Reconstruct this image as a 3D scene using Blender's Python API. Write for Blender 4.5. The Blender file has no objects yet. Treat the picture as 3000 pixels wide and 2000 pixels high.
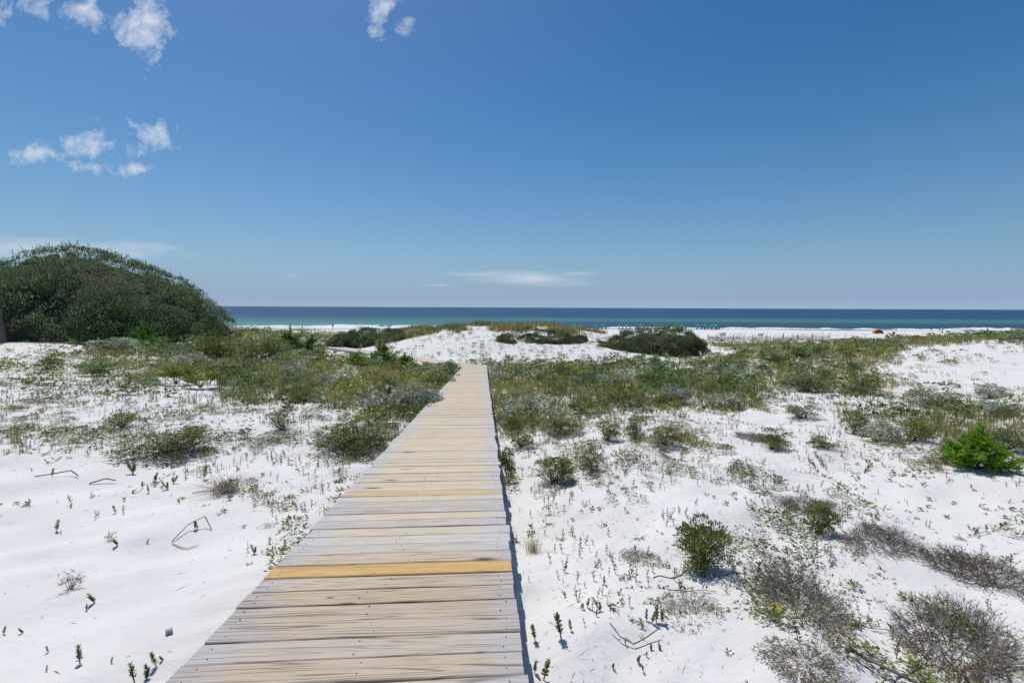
import bpy, math, random
import numpy as np
from mathutils import Vector, Matrix

R = math.radians
rng = np.random.default_rng(7)
random.seed(7)
scene = bpy.context.scene
COL = scene.collection

# ------------------------------------------------------------------ camera
CAM_Z = 10.0                       # the sea is z = 0
PITCH, ROLL = R(4.27), 0.0044
cam_d = bpy.data.cameras.new('camera')
cam = bpy.data.objects.new('camera', cam_d)
COL.objects.link(cam)
cam.location = (0, 0, CAM_Z)
CAM_M = Matrix.Rotation(math.pi / 2 - PITCH, 3, 'X') @ Matrix.Rotation(ROLL, 3, 'Z')
cam.rotation_euler = CAM_M.to_euler()
cam_d.lens = 16.0
cam_d.sensor_width = 36.0
cam_d.clip_start = 0.05
cam_d.clip_end = 200000.0
scene.camera = cam
FPX, CX, CY = 1045.3, 1176.0, 784.0     # focal length and centre in photo units (2352 wide)

# ------------------------------------------------------------------ sky, sun, exposure
SUN_AZ, SUN_EL = R(-36.0), R(64.0)      # azimuth from +Y, towards +X positive
world = bpy.data.worlds.new('World')
scene.world = world
world.use_nodes = True
wn, wl = world.node_tree.nodes, world.node_tree.links
wn.clear()
w_out = wn.new('ShaderNodeOutputWorld')
w_bg = wn.new('ShaderNodeBackground')
w_sky = wn.new('ShaderNodeTexSky')
w_sky.sky_type = 'NISHITA'
w_sky.sun_disc = False
w_sky.sun_elevation = SUN_EL
w_sky.sun_rotation = SUN_AZ
w_sky.altitude = 0
w_sky.air_density = 1.0
w_sky.dust_density = 0.6
w_sky.ozone_density = 1.6
SKY_STRENGTH = 0.088
SKY_SAT, SKY_HUE = 1.42, .5
HAZE = [(6.0, .9, (1.9, 3.9, 6.7)), (32.0, .9, (4.1, 5.3, 7.0))]      # falls off with height: power, amount, colour
w_bg.inputs['Strength'].default_value = SKY_STRENGTH
wl.new(w_bg.outputs[0], w_out.inputs[0])

sun_d = bpy.data.lights.new('sun', 'SUN')
sun_d.energy = 3.4
sun_d.angle = R(0.53)
sun_d.color = (1.0, 0.955, 0.9)
sun = bpy.data.objects.new('sun', sun_d)
COL.objects.link(sun)
sd = Vector((math.sin(SUN_AZ) * math.cos(SUN_EL), math.cos(SUN_AZ) * math.cos(SUN_EL), math.sin(SUN_EL)))
sun.rotation_euler = sd.to_track_quat('Z', 'Y').to_euler()
sun.location = (0, 0, 60)

vs = scene.view_settings
vs.view_transform = 'Standard'
vs.look = 'None'
vs.exposure = 0.0
vs.gamma = 1.0
vs.use_curve_mapping = False
scene.cycles.max_bounces = 6
scene.cycles.diffuse_bounces = 3
scene.cycles.transmission_bounces = 4
scene.cycles.transparent_max_bounces = 4
scene.cycles.use_denoising = True

# ------------------------------------------------------------------ helpers: pixels, noise
_M = np.array(CAM_M)
def ray(px, py):
    return _M @ np.array([(px - CX) / FPX, -(py - CY) / FPX, -1.0])
def unproj(px, py, Y):
    d = ray(px, py)
    return np.array([0, 0, CAM_Z]) + d * (Y / d[1])
def proj(X, Y, Z):
    P = np.stack([X, Y, Z - CAM_Z], -1) @ _M
    zc = np.minimum(P[..., 2], -1e-3)
    return CX + FPX * P[..., 0] / -zc, CY - FPX * P[..., 1] / -zc

_perm = np.random.default_rng(3).permutation(4096)
_val = np.random.default_rng(4).random(4096)
def vnoise(x, y, seed=0):
    xi, yi = np.floor(x).astype(int), np.floor(y).astype(int)
    fx, fy = x - xi, y - yi
    fx, fy = fx * fx * (3 - 2 * fx), fy * fy * (3 - 2 * fy)
    h = lambda a, b: _val[_perm[(_perm[(a + seed * 17) & 4095] + b) & 4095]]
    return (h(xi, yi) * (1 - fx) + h(xi + 1, yi) * fx) * (1 - fy) + (h(xi, yi + 1) * (1 - fx) + h(xi + 1, yi + 1) * fx) * fy
def fbm(x, y, o=4, seed=0, gain=.5):
    s, a, t = 0, 1, 0
    for i in range(o):
        s = s + a * vnoise(x * 2 ** i + 13.7 * i, y * 2 ** i + 7.1 * i, seed + i); t += a; a *= gain
    return s / t - .5

# ------------------------------------------------------------------ terrain shape
DECK_AZ = R(-3.56)
DH = np.array([math.sin(DECK_AZ), math.cos(DECK_AZ)])       # heading of the first run of boardwalk
DN = np.array([DH[1], -DH[0]])                              # to its right
DECK_L, DECK_R = -1.325, 0.178
DECK_Z0, DECK_SLOPE, DECK_END = CAM_Z - 1.42, 0.0805, 30.3
def deck_z(s): return DECK_Z0 - DECK_SLOPE * s

CP_PX = [
 (0,1568,2.15),(300,1568,2.1),(1350,1568,2.15),(1800,1568,2.2),(2352,1568,2.3),
 (0,1300,3.15),(500,1300,3.3),(1300,1300,3.4),(1800,1300,3.5),(2352,1300,3.5),
 (0,1100,4.95),(600,1100,5.3),(1300,1100,5.6),(1800,1100,5.6),(2352,1100,5.4),
 (0,1000,6.7),(600,1000,7.4),(1250,1000,8.1),(1800,1000,8.1),(2352,1000,7.6),
 (0,900,10.2),(500,900,11.9),(850,900,14),(1250,900,14.9),(1600,900,14.6),(2000,900,13),(2352,900,11.5),
 (0,850,14),(400,850,17.5),(800,850,22.5),(1180,850,26.2),(1600,850,24),(1900,850,19),(2150,850,16),(2352,850,15.5),
 (0,810,19),(300,810,22),(0,785,26),(300,785,29),(550,785,33),(700,802,36),
 (1127,834,31),(1000,836,31),(1500,828,33),(1300,830,33),(850,818,39),(765,806,43.6),
 (1000,822,35),(1200,820,36),(1400,822,36),(1000,765,45),(1150,757,46),(1300,772,45),(1420,790,42),(930,785,44),
 (1000,754,52),(1150,750,52),(1300,756,52),(1500,818,40),(1620,795,46),(1400,774,52),
 (1680,785,85),(1680,800,50),(1680,818,38),(1800,830,24),(1800,810,33),(1800,795,50),(1800,785,85),
 (1920,783,95),(1920,795,55),(1920,808,33),(2000,800,34),(2000,790,60),(2050,783,85),
 (2150,801,20.5),(2150,787,45),(2150,778,85),(2352,799,19),(2000,810,21.5),(2250,800,19.5),(2250,915,12),(2352,776,32),(2352,765,42),(2270,775,45),
 (620,765,50),(700,778,55),(760,770,70),(700,758,85)]
CP_W = [(0,80,-6.5),(-10,75,-6),(10,82,-6.3),(-30,33,-1.9),(-42,45,-2),(-45,70,-5),(52,62,-4.5),(75,85,-6.5),
 (-60,130,-8.0),(0,120,-7.9),(60,120,-7.8),(130,120,-7.8),(-120,120,-7.9),
 (-80,160,-8.7),(0,160,-8.4),(80,160,-8.4),(170,160,-8.6),
 (-110,188,-9.6),(-70,192,-9.5),(0,196,-9.0),(80,200,-9.0),(170,195,-9.3),(260,180,-9.3),
 (-110,205,-10.1),(-60,210,-10.1),(0,214,-10.0),(80,218,-10.05),(170,214,-10.05),(280,198,-10.05),
 (-150,280,-12),(0,280,-12),(150,280,-12),(300,280,-12),(-300,400,-15),(0,400,-15),(300,400,-15),(-300,200,-10.3)]
def _uv(X, Y):
    Yc = np.clip(Y, 1.6, 420)
    return np.clip(X / (Yc + 4), -1.7, 1.7) * 1.3, np.log(Yc + 4)
_pts = [unproj(*c) for c in CP_PX] + [np.array([x, y, CAM_Z + z]) for x, y, z in CP_W]
for s_ in (2.0, 3.5, 5, 7, 10, 14, 18, 23, 28):                     # the sand lies a little below the deck
    for n_, dz in ((-1.9, .22), (.55, .44)):
        p_ = DH * s_ + DN * n_
        _pts.append(np.array([p_[0], p_[1], deck_z(s_) - dz]))
_pts = np.array(_pts)
_U, _V = _uv(_pts[:, 0], _pts[:, 1])
def _tps(r2): return .5 * r2 * np.log(r2 + 1e-9)
_n = len(_pts)
_A = np.zeros((_n + 3, _n + 3))
_A[:_n, :_n] = _tps((_U[:, None] - _U) ** 2 + (_V[:, None] - _V) ** 2) + 0.004 * np.eye(_n)
_A[:_n, _n:] = np.stack([np.ones(_n), _U, _V], 1)
_A[_n:, :_n] = _A[:_n, _n:].T
_W = np.linalg.solve(_A, np.concatenate([_pts[:, 2], np.zeros(3)]))
# second run of boardwalk
S2_AZ = R(-46.5)
S2H = np.array([math.sin(S2_AZ), math.cos(S2_AZ)]); S2N = np.array([S2H[1], -S2H[0]])
S2_O = DH * (DECK_END - .55) + DN * ((DECK_L + DECK_R) / 2 + .12)
S2_Z = deck_z(DECK_END) - .035
S2_LEN = 30.0
def smooth(a, b, x):
    t = np.clip((x - a) / (b - a), 0, 1); return t * t * (3 - 2 * t)
def height(X, Y):
    X, Y = np.asarray(X, float), np.asarray(Y, float)
    sh = X.shape
    x, y = X.ravel(), Y.ravel()
    u, v = _uv(x, y)
    z = np.empty(len(x))
    for i in range(0, len(x), 40000):
        a, b = u[i:i + 40000, None], v[i:i + 40000, None]
        z[i:i + 40000] = _tps((a - _U) ** 2 + (b - _V) ** 2) @ _W[:_n] + _W[_n] + _W[_n + 1] * a[:, 0] + _W[_n + 2] * b[:, 0]
    far = smooth(4, 30, y) * (1 - smooth(100, 170, y))
    z += far * (.5 * fbm(x / 5, y / 5, 4, 5) + .5 * fbm(x / 13, y / 13, 2, 6) + .35 * fbm(x / 2.2, y / 2.2, 3, 8) * smooth(14, 30, y))
    near = 1 - smooth(8, 30, np.hypot(x, y))
    xr, yr = x * .8 + y * .6, y * .8 - x * .6
    z += near * (.15 * fbm(xr / .9, yr / .45, 3, 9, .45) + .10 * fbm(x / 2.2, y / 2.2, 2, 12))
    # keep the sand under the boards
    s, n = x * DH[0] + y * DH[1], x * DN[0] + y * DN[1]
    off = np.maximum(np.maximum(DECK_L - n, n - DECK_R), 0) + np.maximum(s - DECK_END - 1, 0)
    lim = DECK_Z0 - DECK_SLOPE * np.clip(s, -5, DECK_END) - .16 + .9 * off
    z = np.where(s < DECK_END + 6, np.minimum(z, lim), z)
    s2, n2 = (x - S2_O[0]) * S2H[0] + (y - S2_O[1]) * S2H[1], (x - S2_O[0]) * S2N[0] + (y - S2_O[1]) * S2N[1]
    off2 = np.maximum(np.abs(n2) - .75, 0) + np.maximum(-s2, 0) + np.maximum(s2 - S2_LEN, 0)
    z = np.minimum(z, S2_Z - .12 + .5 * off2)
    return z.reshape(sh)
_YS = np.geomspace(1.3, 320, 900)
def ground_at(px, py, ymin=1.3):
    d = ray(px, py)
    ys = _YS[_YS >= ymin]
    X, Z = d[0] / d[1] * ys, CAM_Z + d[2] / d[1] * ys
    hit = np.nonzero(Z < height(X, ys))[0]
    k = hit[0] if len(hit) else len(ys) - 1
    y = ys[k]
    x = d[0] / d[1] * y
    return np.array([x, y, float(height(np.array([x]), np.array([y]))[0])])

# ------------------------------------------------------------------ helpers: objects and materials
def tag(o, label=None, cat=None, group=None, kind=None):
    for k, v in (('label', label), ('category', cat), ('group', group), ('kind', kind)):
        if v: o[k] = v
    return o
def link(o, parent=None):
    COL.objects.link(o)
    if parent is not None: o.parent = parent
    return o
def empty(name, loc=(0, 0, 0), rz=0, sc=(1, 1, 1)):
    o = bpy.data.objects.new(name, None)
    o.location, o.rotation_euler, o.scale = loc, (0, 0, rz), sc
    o.empty_display_size = .2
    return link(o)
def mesh_np(name, V, F, C=None, mat=None, smooth_=False):
    me = bpy.data.meshes.new(name)
    V, F = np.asarray(V, np.float32), np.asarray(F, np.int32)
    k = F.shape[1]
    me.vertices.add(len(V)); me.vertices.foreach_set('co', V.ravel())
    me.loops.add(F.size); me.loops.foreach_set('vertex_index', F.ravel())
    me.polygons.add(len(F)); me.polygons.foreach_set('loop_start', np.arange(0, F.size, k, dtype=np.int32))
    if C is not None:
        C = np.asarray(C, np.float32)
        if C.ndim == 1: C = np.tile(C, (len(V), 1))
        a = me.attributes.new('tint', 'FLOAT_COLOR', 'POINT')
        a.data.foreach_set('color', np.concatenate([C, np.ones((len(C), 1), np.float32)], 1).ravel())
    me.update(calc_edges=True)
    me.validate()
    if smooth_: me.polygons.foreach_set('use_smooth', np.ones(len(F), bool))
    if mat: me.materials.append(mat)
    return me
def obj(name, me, parent=None, loc=None):
    o = bpy.data.objects.new(name, me)
    if loc is not None: o.location = loc
    return link(o, parent)
def cat_parts(parts):
    V, F, C, n = [], [], [], 0
    for v, f, c in parts:
        c = np.asarray(c)
        V.append(v); F.append(f + n); C.append(np.tile(c, (len(v), 1)) if c.ndim == 1 else c); n += len(v)
    return np.concatenate(V), np.concatenate(F), np.concatenate(C)
def unit(v): return v / (np.linalg.norm(v, axis=-1, keepdims=True) + 1e-9)

def principled(name, base=(.5, .5, .5), rough=.6, spec=.3):
    m = bpy.data.materials.new(name); m.use_nodes = True
    n, l = m.node_tree.nodes, m.node_tree.links
    p = n['Principled BSDF']
    p.inputs['Base Color'].default_value = (*base, 1)
    p.inputs['Roughness'].default_value = rough
    p.inputs['Specular IOR Level'].default_value = spec
    return m, n, l, p
def node(n, t, **kw):
    x = n.new(t)
    for k, v in kw.items(): setattr(x, k, v)
    return x
def math_n(n, l, op, a, b=None, clamp=False):
    x = n.new('ShaderNodeMath'); x.operation = op; x.use_clamp = clamp
    for i, v in enumerate((a, b)):
        if v is None: continue
        if isinstance(v, (int, float)): x.inputs[i].default_value = v
        else: l.new(v, x.inputs[i])
    return x.outputs[0]
def mix_c(n, l, fac, a, b, blend='MIX'):
    x = n.new('ShaderNodeMix'); x.data_type = 'RGBA'; x.blend_type = blend
    for s, v in ((x.inputs[0], fac), (x.inputs[6], a), (x.inputs[7], b)):
        if isinstance(v, (int, float)): s.default_value = v
        elif isinstance(v, tuple): s.default_value = (*v, 1)
        else: l.new(v, s)
    return x.outputs[2]
def ramp(n, l, fac, stops, interp='LINEAR'):
    r = n.new('ShaderNodeValToRGB'); r.color_ramp.interpolation = interp
    e = r.color_ramp.elements
    while len(e) < len(stops): e.new(.5)
    for k, (p, c) in enumerate(stops):
        e[k].position = p; e[k].color = (*c, 1) if isinstance(c, tuple) else (c, c, c, 1)
    l.new(fac, r.inputs[0])
    return r.outputs[0]
def noise_n(n, l, vec, scale, detail=4, rough=.55, dist=0):
    x = n.new('ShaderNodeTexNoise')
    x.inputs['Scale'].default_value = scale; x.inputs['Detail'].default_value = detail
    x.inputs['Roughness'].default_value = rough; x.inputs['Distortion'].default_value = dist
    if vec is not None: l.new(vec, x.inputs['Vector'])
    return x.outputs[0]
def mapping_n(n, l, vec, scale=(1, 1, 1), loc=(0, 0, 0)):
    x = n.new('ShaderNodeMapping'); x.inputs['Scale'].default_value = scale; x.inputs['Location'].default_value = loc
    l.new(vec, x.inputs['Vector']); return x.outputs[0]

# plants: the leaf's own colour, plus painted gloss and shade on the oaks, is stored on the mesh, one value for each leaf
def plant_mat(name, rough=.55, trans=.22, vary=.12, spec=.35):
    m, n, l, p = principled(name, rough=rough, spec=spec)
    a = node(n, 'ShaderNodeAttribute', attribute_name='tint')
    oi = n.new('ShaderNodeObjectInfo')
    v = math_n(n, l, 'ADD', math_n(n, l, 'MULTIPLY', oi.outputs['Random'], 2 * vary), 1 - vary)
    hs = n.new('ShaderNodeHueSaturation')
    l.new(v, hs.inputs['Value']); l.new(a.outputs['Color'], hs.inputs['Color'])
    l.new(hs.outputs[0], p.inputs['Base Color'])
    if trans > 0:
        t = n.new('ShaderNodeBsdfTranslucent'); l.new(hs.outputs[0], t.inputs['Color'])
        mx = n.new('ShaderNodeMixShader'); mx.inputs[0].default_value = trans
        l.new(p.outputs[0], mx.inputs[1]); l.new(t.outputs[0], mx.inputs[2])
        l.new(mx.outputs[0], n['Material Output'].inputs['Surface'])
    return m
M_LEAF = plant_mat('leaf', .5, .36)
M_GRASS = plant_mat('grass_blade', .6, .36)
M_TWIG = plant_mat('bark', .85, 0, .1, .2)

def plain(name, base, rough=.6, spec=.3, var=.1, scale=6):
    m, n, l, p = principled(name, base, rough, spec)
    tc = n.new('ShaderNodeTexCoord')
    f = noise_n(n, l, tc.outputs['Object'], scale, 4)
    c = mix_c(n, l, f, tuple(x * (1 - var) for x in base), tuple(min(1, x * (1 + var)) for x in base))
    l.new(c, p.inputs['Base Color'])
    return m

# ------------------------------------------------------------------ clouds (fixed directions in the sky)
geo = wn.new('ShaderNodeNewGeometry')
neg = node(wn, 'ShaderNodeVectorMath', operation='SCALE'); neg.inputs['Scale'].default_value = -1
wl.new(geo.outputs['Incoming'], neg.inputs[0])
DIRV = neg.outputs[0]
sep = wn.new('ShaderNodeSeparateXYZ'); wl.new(DIRV, sep.inputs[0])
fy = math_n(wn, wl, 'MAXIMUM', sep.outputs['Y'], .05)
skc = wn.new('ShaderNodeCombineXYZ')                                    # slope of the view direction: across and up
wl.new(math_n(wn, wl, 'DIVIDE', sep.outputs['X'], fy), skc.inputs[0]); wl.new(math_n(wn, wl, 'DIVIDE', sep.outputs['Z'], fy), skc.inputs[1])
cn1 = noise_n(wn, wl, skc.outputs[0], 15.0, 9, .66, .25)
cn2 = noise_n(wn, wl, mapping_n(wn, wl, skc.outputs[0], (2.2, 14, 1)), 1.6, 4, .55)
PUFFS = [(195,330,70,40,1.1),(95,352,60,32,.95),(205,384,60,24,1.0),(345,314,56,38,1.1),(328,389,70,18,.75),
 (40,10,105,60,.85),(205,15,95,60,.85),(330,52,80,80,1.0),(885,12,62,52,1.1),(928,50,42,38,.85),(-420,120,150,70,.9),(-300,380,70,30,.9)]
WISPS = [(90,574,400,30,.95),(1215,640,260,30,.62),(1090,630,190,12,.6),(1330,628,130,12,.55),(1010,655,90,6,.45),(675,632,36,5,.5),(2900,640,300,26,.5)]
def blobs(lst):
    acc = None
    for px, py, a, b, k in lst:
        d = ray(px, py); x0, z0 = d[0] / d[1], d[2] / d[1]
        mp = mapping_n(wn, wl, skc.outputs[0], (FPX / a, FPX / b, 0), (-x0 * FPX / a, -z0 * FPX / b, 0))
        ln = node(wn, 'ShaderNodeVectorMath', operation='LENGTH'); wl.new(mp, ln.inputs[0])
        e = math_n(wn, wl, 'SUBTRACT', k, ln.outputs['Value'])
        acc = e if acc is None else math_n(wn, wl, 'MAXIMUM', acc, e)
    return math_n(wn, wl, 'MAXIMUM', acc, -1.0)
pa = math_n(wn, wl, 'ADD', math_n(wn, wl, 'MULTIPLY', blobs(PUFFS), .9), math_n(wn, wl, 'MULTIPLY', math_n(wn, wl, 'SUBTRACT', cn1, .5), 4.2))
pa = math_n(wn, wl, 'MULTIPLY', math_n(wn, wl, 'SUBTRACT', pa, .12), .85, True)
wa = math_n(wn, wl, 'ADD', math_n(wn, wl, 'MULTIPLY', blobs(WISPS), .8), math_n(wn, wl, 'MULTIPLY', math_n(wn, wl, 'SUBTRACT', cn2, .5), 1.9))
wa = math_n(wn, wl, 'MULTIPLY', math_n(wn, wl, 'MULTIPLY', wa, 1.0, True), .75)
acc = math_n(wn, wl, 'MAXIMUM', math_n(wn, wl, 'MULTIPLY', pa, .85), wa)
# thin sea haze towards the horizon, the same all round
el = math_n(wn, wl, 'MAXIMUM', sep.outputs['Z'], 0.0)
hs = wn.new('ShaderNodeHueSaturation'); hs.inputs['Saturation'].default_value = SKY_SAT; hs.inputs['Hue'].default_value = SKY_HUE
wl.new(w_sky.outputs[0], hs.inputs['Color'])
sky_c = hs.outputs[0]
for pw, am, hc in HAZE:
    hz = math_n(wn, wl, 'POWER', math_n(wn, wl, 'SUBTRACT', 1.0, el), pw)
    sky_c = mix_c(wn, wl, math_n(wn, wl, 'MULTIPLY', hz, am, True), sky_c, hc)
cloud_c = mix_c(wn, wl, acc, sky_c, (8.8, 9.3, 10.0))
wl.new(cloud_c, w_bg.inputs['Color'])
world.cycles.sampling_method = 'MANUAL'
world.cycles.sample_map_resolution = 256

# ------------------------------------------------------------------ ground
m, n, l, p = principled('white_sand', (.76, .755, .75), .9, .15)
tc = n.new('ShaderNodeTexCoord')
g1 = noise_n(n, l, tc.outputs['Object'], 420, 2, .6)
g2 = noise_n(n, l, tc.outputs['Object'], 1.1, 6, .6)
g3 = noise_n(n, l, mapping_n(n, l, tc.outputs['Object'], (14, 22, 10)), 1.0, 7, .62, .4)
sx = n.new('ShaderNodeSeparateXYZ'); l.new(tc.outputs['Object'], sx.inputs[0])
col = ramp(n, l, g2, [(.2, (.63, .61, .575)), (.45, (.73, .712, .68)), (.7, (.78, .763, .732))])
col = mix_c(n, l, math_n(n, l, 'MULTIPLY', ramp(n, l, g1, [(.28, 1.0), (.42, 0.0)]), .35), col, (.42, .40, .38))
wet = ramp(n, l, math_n(n, l, 'ADD', math_n(n, l, 'MULTIPLY', sx.outputs['Z'], .5), math_n(n, l, 'MULTIPLY', g2, .25)), [(.22, 1.0), (.42, 0.0)])
col = mix_c(n, l, wet, col, (.36, .31, .25))
l.new(col, p.inputs['Base Color'])
b1 = n.new('ShaderNodeBump'); b1.inputs['Strength'].default_value = .55; b1.inputs['Distance'].default_value = .02
hsum = math_n(n, l, 'ADD', math_n(n, l, 'MULTIPLY', g3, 1.0), math_n(n, l, 'MULTIPLY', g1, .1))
l.new(hsum, b1.inputs['Height']); l.new(b1.outputs[0], p.inputs['Normal'])
M_SAND = m
tx = np.linspace(-math.asinh(360 / .9), math.asinh(360 / .9), 490)
ty = np.linspace(math.asinh(-14 / .9), math.asinh(430 / .9), 430)
GX, GY = np.meshgrid(.9 * np.sinh(tx), 2.6 + .9 * np.sinh(ty))
GZ = height(GX, GY)
V = np.stack([GX.ravel(), GY.ravel(), GZ.ravel()], 1)
nx, ny = len(tx), len(ty)
idx = np.arange(nx * ny).reshape(ny, nx)
F = np.stack([idx[:-1, :-1].ravel(), idx[:-1, 1:].ravel(), idx[1:, 1:].ravel(), idx[1:, :-1].ravel()], 1)
terrain = obj('terrain', mesh_np('terrain', V, F, None, M_SAND, True))
tag(terrain, 'white sand dunes sloping down to the beach', 'sand', kind='structure')

# ------------------------------------------------------------------ sea
m, n, l, p = principled('sea_water', (.02, .07, .15), .3, .5)
tc = n.new('ShaderNodeTexCoord')
sx = n.new('ShaderNodeSeparateXYZ'); l.new(tc.outputs['Object'], sx.inputs[0])
warp = noise_n(n, l, mapping_n(n, l, tc.outputs['Object'], (.006, .012, 1)), 1.0, 4, .6)
dist = math_n(n, l, 'ADD', sx.outputs['Y'], math_n(n, l, 'MULTIPLY', math_n(n, l, 'SUBTRACT', warp, .5), 90))
f = math_n(n, l, 'DIVIDE', math_n(n, l, 'SUBTRACT', dist, 200), 600, True)
c_r = ramp(n, l, f, [(0.0, (.15, .19, .16)), (.035, (.055, .085, .09)), (.08, (.026, .055, .085)), (.19, (.028, .075, .105)),
                     (.25, (.055, .18, .155)), (.37, (.045, .15, .15)), (.48, (.018, .06, .12)), (1.0, (.014, .048, .11))])
c_l = ramp(n, l, f, [(0.0, (.16, .24, .19)), (.06, (.12, .27, .23)), (.2, (.065, .19, .18)),
                     (.3, (.038, .125, .125)), (.42, (.03, .10, .125)), (.52, (.018, .06, .12)), (1.0, (.014, .048, .11))])
side = math_n(n, l, 'DIVIDE', math_n(n, l, 'ADD', sx.outputs['X'], 75), 80, True)
streak = noise_n(n, l, mapping_n(n, l, tc.outputs['Object'], (.05, .22, 1)), 1.0, 5, .65)
cc = mix_c(n, l, side, c_l, c_r)
cc = mix_c(n, l, 1.0, cc, ramp(n, l, streak, [(.25, .72), (.75, 1.25)]), 'MULTIPLY')
caps = ramp(n, l, noise_n(n, l, mapping_n(n, l, tc.outputs['Object'], (.035, .12, 1)), 1.0, 6, .7), [(.735, 0.0), (.76, .6)])
cc = mix_c(n, l, caps, cc, (.7, .75, .75))
l.new(cc, p.inputs['Base Color'])
b = n.new('ShaderNodeBump'); b.inputs['Strength'].default_value = 1.0; b.inputs['Distance'].default_value = .9
l.new(noise_n(n, l, mapping_n(n, l, tc.outputs['Object'], (.12, .3, 1)), 1.0, 6, .65), b.inputs['Height'])
l.new(b.outputs[0], p.inputs['Normal'])
p.inputs['Roughness'].default_value = .35
p.inputs['IOR'].default_value = 1.33
p.inputs['Specular IOR Level'].default_value = .22
ys = np.concatenate([np.linspace(150, 420, 40), np.geomspace(460, 90000, 30)])
xs = np.concatenate([-np.geomspace(160000, 500, 12), np.linspace(-450, 450, 60), np.geomspace(500, 160000, 12)])
SX, SY = np.meshgrid(xs, ys)
idx = np.arange(SX.size).reshape(SX.shape)
F = np.stack([idx[:-1, :-1].ravel(), idx[:-1, 1:].ravel(), idx[1:, 1:].ravel(), idx[1:, :-1].ravel()], 1)
sea = obj('sea', mesh_np('sea', np.stack([SX.ravel(), SY.ravel(), np.zeros(SX.size)], 1), F, None, m, True))
tag(sea, 'deep blue sea with a turquoise band along the shore', 'sea', kind='structure')

# breaking waves: ridges of white water along the shore
m, n, l, p = principled('sea_foam', (.82, .84, .84), .8, .2)
tc = n.new('ShaderNodeTexCoord')
fo = noise_n(n, l, mapping_n(n, l, tc.outputs['Object'], (.5, 1.5, 2)), 1.0, 5, .7)
l.new(ramp(n, l, fo, [(.32, (.30, .36, .36)), (.5, (.82, .85, .85))]), p.inputs['Base Color'])
M_FOAM = m
def shore_y(x): return np.interp(x, [-300, -110, -60, 0, 80, 170, 280], [198, 203, 208, 213, 217.5, 213, 197])
def breaker(x0, x1, off, wid, hgt, seed):
    xs = np.arange(x0, x1, 1.2)
    k = np.clip(np.minimum(xs - x0, x1 - xs) / 10, 0, 1)
    g = np.clip(1.1 + 3.2 * fbm(xs / 9, xs * 0 + seed, 4, seed), .12, 1.6) * k
    yc = shore_y(xs) + off + 5 * fbm(xs / 30, xs * 0 + seed * 3.1, 3, seed + 2)
    prof = [(-1, -.05), (-.75, .35), (-.3, .55), (.05, 1.0), (.3, .7), (.6, -.05)]
    V = np.concatenate([np.stack([xs, yc + a * wid * (.3 + .7 * g), .02 + np.maximum(b_, -.05) * hgt * g], 1) for a, b_ in prof])
    N = len(xs); F = []
    for j in range(len(prof) - 1):
        i = np.arange(N - 1)
        F.append(np.stack([j * N + i, j * N + i + 1, (j + 1) * N + i + 1, (j + 1) * N + i], 1))
    return V, np.concatenate(F)
WAVES = [(-130, 30, 7, 2.4, .4, 11, 'foaming wave breaking nearest the sand on the far left beach'),
         (-140, -20, 22, 3.0, .5, 12, 'second white breaker behind the near one off the left beach'),
         (-105, -45, 38, 2.2, .4, 13, 'short outer breaker farthest from the left beach'),
         (40, 215, 9, 2.0, .45, 14, 'long white wave breaking along the beach behind the fence'),
         (205, 330, 16, 2.2, .5, 15, 'white wave breaking behind the walkers on the far right'),
         (225, 300, 32, 2.4, .6, 16, 'outer white wave breaking at the far right edge')]
for x0, x1, off, wid, hgt, sd_, lab in WAVES:
    Vw, Fw = breaker(x0, x1, off, wid, hgt, sd_)
    tag(obj('breaking_wave', mesh_np('breaking_wave', Vw, Fw, None, M_FOAM, True)), lab, 'wave', 'waves breaking on the shore')

# ------------------------------------------------------------------ boardwalk
m, n, l, p = principled('weathered_plank', rough=.8, spec=.2)
tc = n.new('ShaderNodeTexCoord'); oi = n.new('ShaderNodeObjectInfo')
sx = n.new('ShaderNodeSeparateXYZ'); l.new(tc.outputs['Object'], sx.inputs[0])
comb = n.new('ShaderNodeCombineXYZ')
rnd = math_n(n, l, 'MULTIPLY', oi.outputs['Random'], 57.0)
l.new(rnd, comb.inputs[0]); l.new(math_n(n, l, 'MULTIPLY', oi.outputs['Random'], 23.0), comb.inputs[1]); l.new(rnd, comb.inputs[2])
va = node(n, 'ShaderNodeVectorMath', operation='ADD'); l.new(tc.outputs['Object'], va.inputs[0]); l.new(comb.outputs[0], va.inputs[1])
P = va.outputs[0]
oc = n.new('ShaderNodeSeparateColor'); l.new(oi.outputs['Color'], oc.inputs[0])   # r: greyness, g: new wood, b: dark figure
streak = noise_n(n, l, mapping_n(n, l, P, (2.2, 60, 6)), 1.0, 8, .68)
fine = noise_n(n, l, mapping_n(n, l, P, (4, 190, 10)), 1.0, 3, .6)
broad = noise_n(n, l, mapping_n(n, l, P, (1.1, 5, 1)), 1.0, 4, .6, .6)
fig = noise_n(n, l, mapping_n(n, l, P, (.32, 9.0, 1)), 1.0, 2.4, .5, .2)
fig = math_n(n, l, 'MULTIPLY', math_n(n, l, 'PINGPONG', math_n(n, l, 'MULTIPLY', fig, 15.0), .5), 2.0)
vo = n.new('ShaderNodeTexVoronoi'); vo.inputs['Scale'].default_value = 1.0
l.new(mapping_n(n, l, P, (1.3, 5.5, 1)), vo.inputs['Vector'])
vc = n.new('ShaderNodeSeparateColor'); l.new(vo.outputs['Color'], vc.inputs[0])
knot = math_n(n, l, 'MULTIPLY', ramp(n, l, vo.outputs['Distance'], [(.05, 1.0), (.16, 0.0)]), math_n(n, l, 'GREATER_THAN', vc.outputs[0], .62))
ex = math_n(n, l, 'ABSOLUTE', sx.outputs['X'])
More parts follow.
